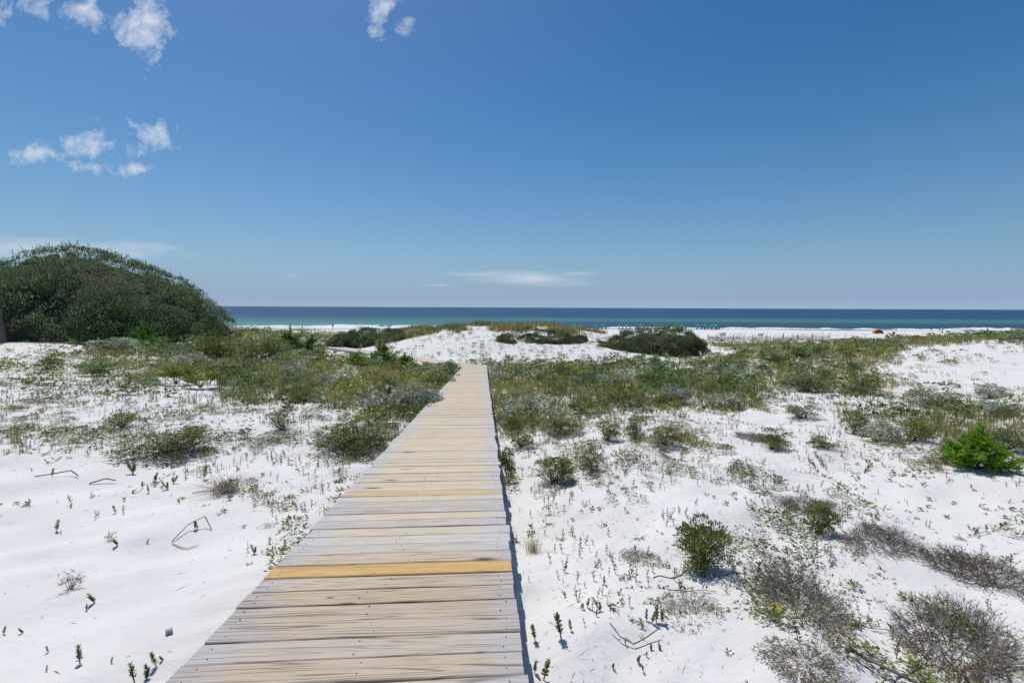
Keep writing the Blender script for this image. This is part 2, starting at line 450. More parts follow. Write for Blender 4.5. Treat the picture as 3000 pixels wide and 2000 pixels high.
endf = math_n(n, l, 'MULTIPLY', math_n(n, l, 'SUBTRACT', math_n(n, l, 'ADD', ex, math_n(n, l, 'MULTIPLY', broad, .5)), .70), 2.6, True)
gr = math_n(n, l, 'ADD', math_n(n, l, 'ADD', oc.outputs[0], endf), math_n(n, l, 'MULTIPLY', math_n(n, l, 'SUBTRACT', streak, .5), 1.5), True)
tan = mix_c(n, l, broad, (.65, .52, .33), (.76, .65, .47))
gry = mix_c(n, l, streak, (.45, .43, .415), (.76, .74, .73))
base = mix_c(n, l, gr, tan, gry)
base = mix_c(n, l, oc.outputs[1], base, mix_c(n, l, broad, (.62, .37, .12), (.80, .56, .25)))
ring = ramp(n, l, math_n(n, l, 'ADD', math_n(n, l, 'MULTIPLY', fig, .55), math_n(n, l, 'MULTIPLY', streak, .45)), [(.25, 1.0), (.38, 0.0)])
base = mix_c(n, l, math_n(n, l, 'MULTIPLY', ring, oc.outputs[2], True), base, (.17, .115, .075))
crack = math_n(n, l, 'MULTIPLY', ramp(n, l, fine, [(.30, 1.0), (.46, 0.0)]), .7)
base = mix_c(n, l, crack, base, (.16, .13, .11))
base = mix_c(n, l, knot, base, (.10, .06, .04))
base = mix_c(n, l, math_n(n, l, 'MULTIPLY', oc.outputs[2], .62, True), base, mix_c(n, l, 1.0, base, (.58, .52, .46), 'MULTIPLY'))
l.new(base, p.inputs['Base Color'])
bp = n.new('ShaderNodeBump'); bp.inputs['Strength'].default_value = .5; bp.inputs['Distance'].default_value = .004
l.new(math_n(n, l, 'ADD', fine, math_n(n, l, 'MULTIPLY', streak, 1.0)), bp.inputs['Height']); l.new(bp.outputs[0], p.inputs['Normal'])
M_PLANK = m
M_BEAM = plain('grey_timber', (.30, .27, .23), .85, .2, .25, 9)
M_NAIL = plain('rusted_nail', (.06, .045, .04), .6, .4)

WID = DECK_R - DECK_L
def plank_mesh(k):
    rg = np.random.default_rng(100 + k)
    st = np.linspace(-.5, .5, 6) * WID
    e0 = rg.normal(0, .0016, 6).cumsum(); e1 = rg.normal(0, .0016, 6).cumsum()
    e0 -= e0.mean(); e1 -= e1.mean()
    bow = rg.normal(0, .0035) * (1 - (st / (WID / 2)) ** 2)
    cup = rg.normal(0, .0012)
    V, F = [], []
    for i, x in enumerate(st):
        a, b_ = -.0695 + e0[i] + bow[i], .0695 + e1[i] + bow[i]
        for y, z in ((a, -.038), (a, -.004), (a + .004, cup), (b_ - .004, cup), (b_, -.004), (b_, -.038)):
            V.append((x, y, z))
    for i in range(5):
        for j in range(6):
            q, r_ = i * 6, (j + 1) % 6
            F.append((q + j, q + 6 + j, q + 6 + r_, q + r_))
    me = bpy.data.meshes.new('plank')
    me.from_pydata(V, [], [tuple(reversed(f_)) for f_ in F] + [tuple(range(6)), tuple(reversed(range(30, 36)))])
    me.materials.append(M_PLANK); me.update()
    return me
PLANKS = [plank_mesh(k) for k in range(9)]
walk = empty('boardwalk', (DH[0] * 1.0, DH[1] * 1.0, deck_z(1.0) - .35))
tag(walk, 'weathered timber boardwalk running from the foreground down to the dunes', 'boardwalk')
def to_walk(pt): return Vector(pt) - walk.location
pitch_q = Matrix.Rotation(-DECK_AZ, 3, 'Z') @ Matrix.Rotation(-math.atan(DECK_SLOPE), 3, 'X')
mid_n = (DECK_L + DECK_R) / 2
s, i = .45, 0
ME_NAIL = mesh_np('nail', [(.0036 * math.cos(k * 1.0472), .0036 * math.sin(k * 1.0472), z_) for z_ in (-.006, .0012) for k in range(6)],
                  [(6, 7, 8, 9), (6, 9, 10, 11)] + [(k, (k + 1) % 6, 6 + (k + 1) % 6, 6 + k) for k in range(6)], None, M_NAIL)
fresh = {2.79: 1.0, 4.28: .45}
while s < DECK_END:
    o = bpy.data.objects.new('plank', PLANKS[random.randrange(9)])
    c = DH * s + DN * (mid_n + random.gauss(0, .008))
    z = deck_z(s) + random.gauss(0, .0012)
    o.location = to_walk((c[0], c[1], z))
    yaw = random.gauss(0, .0012)
    o.rotation_euler = (Matrix.Rotation(yaw, 3, 'Z') @ pitch_q @ Matrix.Rotation(math.pi * random.randrange(2), 3, 'Z')).to_euler()
    fr = 0
    for k, v in fresh.items():
        if abs(s - k) < .074: fr = v
    if s < 2.7:   col_ = (random.uniform(.1, .5), 0, random.uniform(.5, .85))
    elif s < 4.2: col_ = (random.uniform(.2, .75), 0, random.uniform(.12, .5))
    else:         col_ = (random.choice([.08, .12, .18, .25, .36]), random.choice([0, 0, 0, .05]), random.uniform(.05, .28))
    o.color = (col_[0] if not fr else .0, max(fr, col_[1]), col_[2] if not fr else .3, 1)
    link(o, walk)
    if fr == 1.0: o['label'] = 'new orange-yellow plank among the grey ones'
    elif fr: o['label'] = 'yellowish newer plank'
    if s < 5.5:
        for n_ in (-.68, random.gauss(.02, .05), .68):
            for t_ in (-.036, .036):
                obj('nail', ME_NAIL, o, (n_ + random.gauss(0, .012), t_ + random.gauss(0, .006), .001))
    s += .1468 + random.gauss(0, .0018); i += 1
def box_between(a, b, w, h):
    a, b = Vector(a), Vector(b); d = (b - a).normalized()
    sd_ = d.cross(Vector((0, 0, 1))).normalized() * w / 2; up = sd_.cross(d).normalized() * h / 2
    V = [tuple(p_ + s1 * sd_ + s2 * up) for p_ in (a, b) for s1, s2 in ((-1, -1), (1, -1), (1, 1), (-1, 1))]
    F = [(0, 3, 2, 1), (4, 5, 6, 7)] + [(k, (k + 1) % 4, 4 + (k + 1) % 4, 4 + k) for k in range(4)]
    return V, F
def box_obj(name, a, b, w, h, mat, parent):
    V, F = box_between(a, b, w, h)
    return obj(name, mesh_np(name, V, F, None, mat), parent)
for n_ in (DECK_L + .06, mid_n, DECK_R - .06):
    a, b_ = DH * .3 + DN * n_, DH * (DECK_END + .05) + DN * n_
    box_obj('stringer', to_walk((*a, deck_z(.3) - .039 - .075)), to_walk((*b_, deck_z(DECK_END) - .039 - .075)), .04, .145, M_BEAM, walk)
s = 1.2
while s < DECK_END:
    for n_ in (DECK_L + .13, DECK_R - .13):
        q = DH * s + DN * n_
        box_obj('post', to_walk((*q, deck_z(s) - 1.2)), to_walk((q[0], q[1] + .001, deck_z(s) - .05)), .09, .09, M_BEAM, walk)
    s += 2.42
# second run, turning left at the bottom
s, j = -.3, 0
S2Q = Matrix.Rotation(-S2_AZ, 3, 'Z')
restV, restF = [], []
while s < S2_LEN:
    c = S2_O + S2H * s
    z = S2_Z + random.gauss(0, .001)
    if j < 92:
        o = bpy.data.objects.new('plank', PLANKS[random.randrange(9)])
        o.location = to_walk((c[0], c[1], z)); o.rotation_euler = S2Q.to_euler()
        o.color = (random.choice([0, .1, .25]), 0, .12, 1)
        link(o, walk)
    else:
        me = PLANKS[j % 9]; b0 = len(restV)
        for v in me.vertices: restV.append(tuple(S2Q @ v.co + to_walk((c[0], c[1], z))))
        restF += [tuple(b0 + k for k in pl.vertices) for pl in me.polygons if len(pl.vertices) == 4]
    s += .146; j += 1
o = tag(obj('far_planks', mesh_np('far_planks', restV, restF, None, M_PLANK), walk), kind='stuff')
o.color = (.1, 0, .12, 1)
for n_ in (-.69, 0, .69):
    a, b_ = S2_O + S2H * .6 + S2N * n_, S2_O + S2H * S2_LEN + S2N * n_
    box_obj('stringer', to_walk((*a, S2_Z - .114)), to_walk((*b_, S2_Z - .114)), .04, .145, M_BEAM, walk)
s = 1.5
while s < S2_LEN:
    for n_ in (-.62, .62):
        q = S2_O + S2H * s + S2N * n_
        box_obj('post', to_walk((*q, S2_Z - 1.2)), to_walk((q[0], q[1] + .001, S2_Z - .05)), .09, .09, M_BEAM, walk)
    s += 2.4

# ------------------------------------------------------------------ plant shapes
def rsph(g, n, up=-1.0):
    v = unit(g.normal(size=(n, 3)))
    v[:, 2] = np.where(v[:, 2] < up, -v[:, 2], v[:, 2]); return v
def leaves(g, P, D, L, W, C):
    n_ = len(P); D = unit(D)
    S = unit(np.cross(D, g.normal(size=(n_, 3)))); N = np.cross(S, D)
    L, W = np.broadcast_to(L, n_)[:, None], np.broadcast_to(W, n_)[:, None]
    V = np.stack([P, P + D * L * .5 + S * W * .5 + N * W * .15, P + D * L, P + D * L * .5 - S * W * .5 + N * W * .15], 1).reshape(-1, 3)
    b = np.arange(n_)[:, None] * 4
    F = np.concatenate([b + [0, 1, 2], b + [0, 2, 3]], 1).reshape(-1, 3)
    return V, F, np.repeat(C, 4, 0)
def segs(A, B, ra, rb, C):
    A, B = np.atleast_2d(A), np.atleast_2d(B); n_ = len(A)
    D = unit(B - A); X = unit(np.cross(D, np.where(np.abs(D[:, 2:3]) > .9, [[1., 0, 0]], [[0, 0, 1.]]))); Y = np.cross(D, X)
    ra, rb = np.broadcast_to(ra, n_)[:, None], np.broadcast_to(rb, n_)[:, None]
    V = []
    for P_, r_ in ((A, ra), (B, rb)):
        for k in range(3):
            t = k * 2.0944
            V.append(P_ + (X * math.cos(t) + Y * math.sin(t)) * r_)
    V = np.stack(V, 1).reshape(-1, 3)
    b = np.arange(n_)[:, None] * 6
    F = np.concatenate([b + q for q in ([0, 1, 4], [0, 4, 3], [1, 2, 5], [1, 5, 4], [2, 0, 3], [2, 3, 5])], 1).reshape(-1, 3)
    C = np.asarray(C)
    return V, F, np.repeat(C, 6, 0) if C.ndim == 2 else np.tile(C, (len(V), 1))
def blades(g, P, az, H, bend, W, C):
    n_ = len(P)
    H, W, bend = (np.broadcast_to(q, n_)[:, None] for q in (H, W, bend))
    ld = np.stack([np.cos(az), np.sin(az), 0 * az], 1); S = np.stack([-np.sin(az), np.cos(az), 0 * az], 1)
    ta = g.uniform(0, math.pi, n_)[:, None]; S = S * np.cos(ta) + ld * np.sin(ta)
    up = np.array([[0, 0, 1.]])
    q = lambda t: P + up * H * t * (1 - .45 * bend * t) + ld * H * bend * t * t
    V = np.stack([P - S * W * .5, P + S * W * .5, q(.5) + S * W * .4, q(.5) - S * W * .4, q(1.0)], 1).reshape(-1, 3)
    b = np.arange(n_)[:, None] * 5
    F = np.concatenate([b + [0, 1, 2], b + [0, 2, 3], b + [3, 2, 4]], 1).reshape(-1, 3)
    return V, F, np.repeat(C, 5, 0)
def pal(g, n_, cols, var=.22):
    cols = np.array(cols); k = g.integers(0, len(cols), n_)
    return cols[k] * (1 + var * g.normal(size=(n_, 1))).clip(.4, 1.7) * (1 + .06 * g.normal(size=(n_, 3)))

OAK = [(.045, .062, .024), (.058, .076, .032), (.075, .092, .045), (.035, .05, .022), (.085, .095, .05)]
GREEN = [(.075, .115, .03), (.095, .13, .04), (.06, .095, .03), (.12, .15, .055), (.085, .11, .045)]
OLIVE = [(.11, .125, .05), (.09, .115, .045), (.14, .14, .065), (.075, .095, .04)]
SILVER = [(.25, .30, .25), (.33, .38, .33), (.19, .24, .18), (.14, .18, .12), (.40, .44, .40)]
BRIGHT = [(.13, .22, .018), (.10, .18, .015), (.17, .26, .03), (.08, .14, .015)]
CONIF = [(.055, .12, .02), (.075, .15, .025), (.045, .09, .02)]
GRASS = [(.15, .16, .06), (.12, .14, .05), (.20, .19, .09), (.10, .125, .04), (.28, .24, .13)]
GRASSG = [(.10, .145, .04), (.12, .16, .05), (.085, .12, .035), (.17, .17, .075)]
DRY = [(.36, .29, .16), (.42, .34, .19), (.28, .23, .13)]
TWIG = [(.17, .145, .13), (.22, .19, .17), (.13, .11, .10), (.26, .23, .21)]
RED = [(.14, .085, .06), (.17, .10, .075), (.11, .075, .05), (.13, .12, .05)]
BARK = (.12, .10, .085)

def bright(p_, k): return [tuple(min(.75, c * k) for c in q) for q in p_]
OAK, GREEN, OLIVE, SILVER = bright(OAK, 2.7), bright(GREEN, 1.95), bright(OLIVE, 1.9), [(q[0] * 1.5, q[1] * 1.42, q[2] * 1.25) for q in SILVER]
BRIGHT, CONIF, GRASS, GRASSG = bright(BRIGHT, 1.9), bright(CONIF, 2.1), bright(GRASS, 1.6), bright(GRASSG, 1.75)
warm = lambda p_: [(q[0] * 1.12, q[1] * 1.03, q[2] * .72) for q in p_]
GREEN, OLIVE, GRASS, GRASSG = warm(GREEN), warm(OLIVE), warm(GRASS), warm(GRASSG)
OAK = [(q[0] * 1.1, q[1] * 1.28, q[2] * 1.1) for q in OAK] + [(.26, .33, .19), (.19, .25, .11)]  # pale extra tones: sky gloss on leaf tops painted as leaf colour
DRY, TWIG, RED = bright(DRY, 1.25), bright(TWIG, 1.35), bright(RED, 1.45)

def shrub(seed, n_leaf, leaf, cols, k=16, up=.5, stem_n=None, dead=0, wl=.42, flat=1.0):
    g = np.random.default_rng(seed)
    if n_leaf > 400: n_leaf, k, leaf = int(n_leaf * 1.9), int(k * 1.3), leaf * 1.06
    a = g.uniform(0, 6.283, k); r_ = .36 * np.sqrt(g.random(k)); 
    z = (g.uniform(.15, .86, k)) * (1 - (r_ / .5) ** 2 * .7)
    cen = np.stack([r_ * np.cos(a), r_ * np.sin(a), z], 1); rad = g.uniform(.11, .2, k)
    j = g.integers(0, k, n_leaf); d = rsph(g, n_leaf, -.35)
    P = cen[j] + d * (rad[j] * (.55 + .6 * g.random(n_leaf) ** .6))[:, None]
    P[:, 2] = np.abs(P[:, 2]) + .01
    tone = (1 + .16 * g.normal(size=(k, 1)))[j].clip(.6, 1.4)
    L = leaf * g.uniform(.6, 1.3, n_leaf)
    fol = leaves(g, P, d * .7 + [[0, 0, up]] + .5 * g.normal(size=(n_leaf, 3)), L, L * wl, pal(g, n_leaf, cols) * tone)
    b0 = g.normal(0, .05, (k, 3)) * [1, 1, 0]; md = cen * [.45, .45, .55] + g.normal(0, .03, (k, 3)); md[:, 2] = np.abs(md[:, 2])
    m_ = k * 5; jj = g.integers(0, k, m_); dd = rsph(g, m_, -.2)
    br = [segs(b0, md, .014, .009, BARK), segs(md, cen, .009, .005, BARK), segs(cen[jj], cen[jj] + dd * rad[jj][:, None] * .95, .004, .002, BARK)]
    if dead:
        m_ = dead; jj = g.integers(0, k, m_); dd = rsph(g, m_, 0)
        br.append(segs(cen[jj] * [1, 1, .6], cen[jj] * [1, 1, .6] + dd * g.uniform(.1, .34, (m_, 1)), .005, .002, pal(g, m_, TWIG)))
    return {'foliage': fol, 'branches': cat_parts(br)}
def twig_shrub(seed, n_, cols=TWIG, leafn=60, rad=.0042):
    g = np.random.default_rng(seed)
    a = g.uniform(0, 6.283, n_); r_ = .42 * np.sqrt(g.random(n_))
    A = np.stack([r_ * np.cos(a), r_ * np.sin(a), 0 * a], 1)
    hh = (1 - .75 * (r_ / .5) ** 2) * (.55 + .9 * vnoise(A[:, 0] * 5 + seed, A[:, 1] * 5))
    D = unit(np.stack([np.cos(a) * (.3 + r_), np.sin(a) * (.3 + r_), .9 + 0 * a], 1) + .45 * g.normal(size=(n_, 3))); D[:, 2] = np.abs(D[:, 2])
    parts, tips = [], []
    B = A + D * (g.uniform(.2, .42, n_) * hh)[:, None]
    parts.append(segs(A, B, rad * 1.3, rad, pal(g, n_, cols)))
    for lv in range(2):
        rep = 3
        A2 = np.repeat(B, rep, 0) - np.repeat(B - A, rep, 0) * g.uniform(0, .6, (len(B) * rep, 1))
        D2 = unit(np.repeat(unit(B - A), rep, 0) + .75 * g.normal(size=A2.shape)); D2[:, 2] = np.abs(D2[:, 2]) * .9
        B2 = A2 + D2 * g.uniform(.08, .26, (len(A2), 1)) / (1 + .5 * lv)
        parts.append(segs(A2, B2, rad * (.8 - .25 * lv), rad * (.5 - .2 * lv), pal(g, len(A2), cols)))
        A, B = A2, B2
    out = {'branches': cat_parts(parts)}
    if leafn:
        j = g.integers(0, len(B), leafn); L = g.uniform(.03, .055, leafn)
        out['foliage'] = leaves(g, B[j], D2[j] + .5 * g.normal(size=(leafn, 3)), L, L * .4, pal(g, leafn, SILVER[1:4] + GREEN[:2]))
    return out
def conifer(seed, cols, n_br=34, needles=70, nl=.1):
    g = np.random.default_rng(seed)
    t = g.random(n_br) ** 1.5; z0 = .02 + .6 * t; a = g.uniform(0, 6.283, n_br)
    A = np.stack([0 * t, 0 * t, z0], 1)
    ln = (.44 * (1 - t) + .12) * g.uniform(.75, 1.15, n_br)
    D = np.stack([np.cos(a), np.sin(a), .15 + .8 * g.random(n_br) + t], 1)
    B = A + unit(D) * ln[:, None]
    br = cat_parts([segs(np.array([[0, 0, 0.]]), np.array([[0, 0, .8]]), .018, .006, BARK), segs(A, B, .008, .004, BARK)])
    A = np.concatenate([A, [[0, 0, .55]]]); B = np.concatenate([B, [[.02, 0, .92]]])
    m_ = needles * len(A); j = np.repeat(np.arange(len(A)), needles); tt = .25 + .75 * g.random(m_)
    P = A[j] + (B[j] - A[j]) * tt[:, None]
    Dn = unit(B - A)[j] * .9 + .62 * g.normal(size=(m_, 3)); Dn[:, 2] += .25
    L = nl * g.uniform(.7, 1.2, m_)
    return {'foliage': leaves(g, P, Dn, L, L * .13, pal(g, m_, cols)), 'branches': br}
def tuft(seed, n_, cols, h=1.0, bend=(.2, .9), w=.014, spread=.06, dry=.2):
    g = np.random.default_rng(seed)
    P = g.normal(0, spread, (n_, 3)) * [1, 1, 0]
    C = pal(g, n_, cols); dm = g.random(n_) < dry; C[dm] = pal(g, dm.sum(), DRY)
    return blades(g, P, g.uniform(0, 6.283, n_), h * g.uniform(.45, 1.0, n_), g.uniform(*bend, n_), w, C)
def sprout(seed, h=1.0, r=.22, cols=GREEN, n_=30, heads=1):
    g = np.random.default_rng(seed); parts = []
    for q in range(heads):
        lean = g.normal(0, .16 if heads == 1 else .35, 2); hh = h * g.uniform(.6, 1.0) if q else h
        tip = np.array([lean[0] * hh, lean[1] * hh, hh])
        parts.append(segs(np.zeros((1, 3)), tip[None], .03, .02, (.13, .09, .06)))
        t = .22 + .78 * np.linspace(0, 1, n_); a = np.arange(n_) * 2.4
        P = tip[None] * t[:, None]
        D = np.stack([np.cos(a), np.sin(a), .75 + .3 * g.normal(size=n_)], 1)
        parts.append(leaves(g, P, D, r * (1.05 - .35 * t), r * .42, pal(g, n_, cols)))
    return cat_parts(parts)
def runner(seed, cols=GREEN, n_=26, leaf=.03, spur=.045, length=1.0):
    g = np.random.default_rng(seed)
    t = np.linspace(0, 1, 12); a = g.normal(0, .28, 12).cumsum() * .5
    pts = np.stack([np.cumsum(np.cos(a)) / 12 * length, np.cumsum(np.sin(a)) / 12 * length, .012 + .02 * g.random(12)], 1)
    parts = [segs(pts[:-1], pts[1:], .0035, .0028, (.13, .095, .06))]
    k = g.integers(0, 11, n_); P = pts[k] + (pts[k + 1] - pts[k]) * g.random((n_, 1))
    T = P + np.stack([g.normal(0, .012, n_), g.normal(0, .012, n_), spur * g.uniform(.4, 1.1, n_)], 1)
    parts.append(segs(P, T, .002, .0015, (.12, .10, .05)))
    j = np.repeat(np.arange(n_), 4); D = g.normal(size=(len(j), 3)); D[:, 2] = np.abs(D[:, 2]) + .4
    Q = P[j] + (T[j] - P[j]) * g.uniform(.3, 1, (len(j), 1))
    parts.append(leaves(g, Q, D, leaf * .7, leaf * .32, pal(g, len(j), cols)))
    return cat_parts(parts)
def weed(seed, n_=26, cols=GREEN, leaf=.3):
    g = np.random.default_rng(seed)
    D = rsph(g, 4, 0); D[:, 2] = np.abs(D[:, 2]) + .25; D = unit(D) * g.uniform(.4, .8, (4, 1))
    j = g.integers(0, 4, n_); P = D[j] * g.uniform(.3, 1, (n_, 1))
    return cat_parts([segs(np.zeros((4, 3)), D, .018, .010, (.13, .10, .07)), leaves(g, P, D[j] + .5 * g.normal(size=(n_, 3)), leaf * g.uniform(.6, 1.1, n_), leaf * .4, pal(g, n_, cols))])

# ------------------------------------------------------------------ ground cover: how much of the sand is grown over, read off the photograph
COV_Y = [780, 790, 805, 825, 845, 865, 885, 905, 930, 955, 985, 1010, 1050, 1090, 1140, 1200, 1260, 1320, 1390, 1470, 1550]
COV = '''
334788998422252346688666
334678999322252456688666
235789999422222336788422
246789999983222346886321
356789999998888778886211
455678999999999998886211
445668999999999998678411
455567888999999998346432
444554678999999987335776
444443346799885443236777
446653345669763542235788
456643367777444542333668
223433466666464333334577
212233444555445333333433
111124444444333333354311
111113334442333333664322
010001222223323345643344
000000222222323436764345
000000111222334544676666
000000111222223334566777
000000111222222234566766'''.split()
COVG = np.array([[int(c) for c in r_] for r_ in COV], float) / 9
def cover(px, py):
    x = np.clip((px - 49) / 98, 0, 22.999); xi = x.astype(int); fx = x - xi
    y = np.interp(np.clip(py, COV_Y[0], COV_Y[-1]), COV_Y, np.arange(len(COV_Y))); y = np.clip(y, 0, len(COV_Y) - 1.001); yi = y.astype(int); fy = y - yi
    return (COVG[yi, xi] * (1 - fx) + COVG[yi, xi + 1] * fx) * (1 - fy) + (COVG[yi + 1, xi] * (1 - fx) + COVG[yi + 1, xi + 1] * fx) * fy
def on_deck(X, Y, mrg=.04):
    s_, n_ = X * DH[0] + Y * DH[1], X * DN[0] + Y * DN[1]
    a = (n_ > DECK_L - mrg) & (n_ < DECK_R + mrg) & (s_ < DECK_END + .3)
    s2, n2 = (X - S2_O[0]) * S2H[0] + (Y - S2_O[1]) * S2H[1], (X - S2_O[0]) * S2N[0] + (Y - S2_O[1]) * S2N[1]
    return a | ((np.abs(n2) < .78 + mrg) & (s2 > -.5) & (s2 < S2_LEN + .3))
def scatter_pts(g, y0, y1, rate, lo=0.0, gain=1.0, patch=1.4, soft=.16, seed=20, mrg=.04, fn=None):
    area = 1.42 * (y1 * y1 - y0 * y0) + 4 * (y1 - y0); n_ = int(area * rate)
    Y = np.sqrt(g.random(n_) * (y1 * y1 - y0 * y0) + y0 * y0); X = g.uniform(-1, 1, n_) * (1.42 * Y + 2.0)
    Z = height(X, Y); px, py = proj(X, Y, Z)
    c = cover(px, py); pn = np.clip((fbm(X / patch, Y / patch, 4, seed) + .24) / .48, 0, 1)
    keep = g.random(n_) < np.clip((np.maximum(c - lo, 0) / (1 - lo) * gain - pn) / soft + .5, 0, 1) * (c > lo)
    keep &= ~on_deck(X, Y, mrg)
    keep &= ~((Y > 24) & (((px > 748) & (px < 862) & (py > 795) & (py < 822)) | ((px > 948) & (px < 1056) & (py > 822) & (py < 846))))
    keep &= ~((Y > 8) & (px > 362) & (px < 502) & (py > 868) & (py < 925) & (g.random(n_) < .8))
    if fn is not None: keep &= fn(X, Y, px, py)
    return np.stack([X, Y, Z], 1)[keep], c[keep]
def instances(g, protos, P, scale, zs=1.0, tint=.14):
    out = []; k = g.integers(0, len(protos), len(P))
    scale = np.broadcast_to(scale, len(P)); zs = np.broadcast_to(zs, len(P))
    for q, (v, f, c) in enumerate(protos):
        I = np.nonzero(k == q)[0]
        if not len(I): continue
        a = g.uniform(0, 6.283, len(I)); ca, sa = np.cos(a)[:, None], np.sin(a)[:, None]; sc = scale[I][:, None]
        X = (v[None, :, 0] * ca - v[None, :, 1] * sa) * sc + P[I, 0:1]
        Y = (v[None, :, 0] * sa + v[None, :, 1] * ca) * sc + P[I, 1:2]
        Z = v[None, :, 2] * sc * zs[I][:, None] + P[I, 2:3] - .004
        VV = np.stack([X, Y, Z], -1).reshape(-1, 3)
        FF = (f[None] + (np.arange(len(I)) * len(v))[:, None, None]).reshape(-1, 3)
        zn = fbm(P[I, 0] / 4, P[I, 1] / 4, 3, 41)[:, None, None] * 2.2
        CC = (c[None] * (1 + tint * g.normal(size=(len(I), 1, 1))).clip(.5, 1.6) * (1 + zn * np.array([[[.5, .25, .2]]])).clip(.5, 1.6)).reshape(-1, 3)
        out.append((VV, FF, CC))
    return cat_parts(out)
def stuff(name, arr, mat, label, cat):
    return tag(obj(name, mesh_np(name, *arr, mat)), label, cat, kind='stuff')
g = np.random.default_rng(21)
thick = lambda h_: [tuft(300 + q, 12, [GRASS, GRASS, GRASSG, GRASSG][q % 4], h_, (.15, .8), .027, .12, .25) for q in range(8)]
# the grass of the hollow
P, c = scatter_pts(g, 7.0, 26, 17, .34, 1.25, 2.2, .25, 20)
stuff('dune_grass', instances(g, thick(1), P, g.uniform(.22, .5, len(P)) * (.6 + .5 * c), 1, .2), M_GRASS, 'olive dune grass filling the hollow on both sides of the boardwalk', 'grass')
P, c = scatter_pts(g, 26, 62, 6, .34, 1.25, 3, .25, 22, fn=lambda X, Y, px, py: ~((px > 920) & (px < 1480) & (Y > 33)) & ~((px > 745) & (px < 865) & (py > 796) & (py < 822)))
stuff('dune_grass', instances(g, [tuft(320 + q, 8, GRASS, 1, (.15, .8), .065, .25, .3) for q in range(6)], P, g.uniform(.3, .62, len(P)), 1, .2), M_GRASS, 'tan and olive grass on the slopes beyond the boardwalk bend', 'grass')
# crest of the far dune, and tufts behind it
Y = g.uniform(45, 60, 9000); X = g.uniform(-16, 14, 9000)
P = np.stack([X, Y, height(X, Y)], 1)[fbm(X / 3, Y / 3, 3, 31) + .12 > np.abs(X + 1) / 60]
stuff('dune_grass', instances(g, [tuft(340 + q, 8, GRASS, 1, (.1, .6), .065, .25, .35) for q in range(6)], P, g.uniform(.35, .85, len(P))), M_GRASS, 'fringe of tan grass along the crest of the far white dune', 'grass')
Y = g.uniform(60, 118, 9000); X = g.uniform(-.6, 1.15, 9000) * Y
k = (fbm(X / 9, Y / 5, 3, 33) > .09 + .0012 * np.abs(Y - 85)) & ~((X > -12) & (X < 14))
P = np.stack([X, Y, height(X, Y)], 1)[k]
stuff('beach_grass', instances(g, [tuft(350 + q, 10, GRASS, 1, (.1, .6), .07, .3, .45) for q in range(6)], P, g.uniform(.4, .8, len(P))), M_GRASS, 'sparse straw-coloured grass on the low sand near the beach fence', 'grass')
# low leafy growth between the shrubs
lw = [shrub(400 + q, 26, .25, [GREEN, OLIVE, OLIVE, GREEN, OAK, SILVER][q], 5)['foliage'] for q in range(6)]
ln_ = [shrub(410 + q, 140, .10, [GREEN, OLIVE, GREEN, OLIVE, RED + OLIVE][q], 7)['foliage'] for q in range(5)]
P, c = scatter_pts(g, 2.2, 9.5, 13.0, .14, 1.45, 1.0, .4, 24, .12)
stuff('undergrowth', instances(g, ln_, P, g.uniform(.14, .5, len(P)), g.uniform(.22, .5, len(P)), .2), M_LEAF, 'low fine-leaved plants patching the nearer sand', 'undergrowth')
P, c = scatter_pts(g, 9.5, 20, 6.0, .14, 1.4, 1.3, .5, 24, .2)
stuff('undergrowth', instances(g, lw[:5], P, g.uniform(.22, .55, len(P)), g.uniform(.35, .7, len(P)), .2), M_LEAF, 'low leafy undergrowth spreading between the shrubs', 'undergrowth')
P, c = scatter_pts(g, 20, 60, 1.1, .3, 1.15, 3, .25, 25)
stuff('undergrowth', instances(g, lw, P, g.uniform(.5, 1.2, len(P)), g.uniform(.4, .7, len(P)), .2), M_LEAF, 'leafy undergrowth on the far dune slopes', 'undergrowth')
P, c = scatter_pts(g, 11, 52, 4.0, -.1, .8, 1.2, 1.2, 35)
stuff('dune_tufts', instances(g, lw[:5] + [tuft(370 + q, 9, GRASS + TWIG, 1, (.2, .9), .05, .3, .3) for q in range(6)], P, g.uniform(.12, .46, len(P)), .6, .25), M_LEAF, 'small dark tufts speckling the white dune faces', 'tufts')
sc_ = [shrub(430 + q, 190, .13, [GREEN, OLIVE, GREEN, OAK, OLIVE, SILVER, GREEN][q], 7)['foliage'] for q in range(7)]
P, c = scatter_pts(g, 7.5, 32, .75, .45, 1.2, 2, .4, 36, .45)
Y = g.uniform(32, 49, 900); X = g.uniform(-10, 13, 900); k = g.random(900) < .35 + .9 * fbm(X / 3, Y / 3, 3, 51)
P0 = np.stack([X, Y, height(X, Y)], 1)[k & ~on_deck(X, Y, .5)]
stuff('dune_tufts', instances(g, lw[:5] + sc_[:4], P0, g.uniform(.2, .62, len(P0)), g.uniform(.4, .7, len(P0)), .2), M_LEAF, 'dark low plants dotting the far white dune beyond the boardwalk end', 'tufts')
stuff('scrub', instances(g, sc_, P, g.uniform(.45, 1.1, len(P)), g.uniform(.45, .75, len(P)), .2), M_LEAF, 'knee-high mixed green scrub crowding the hollow', 'scrub')
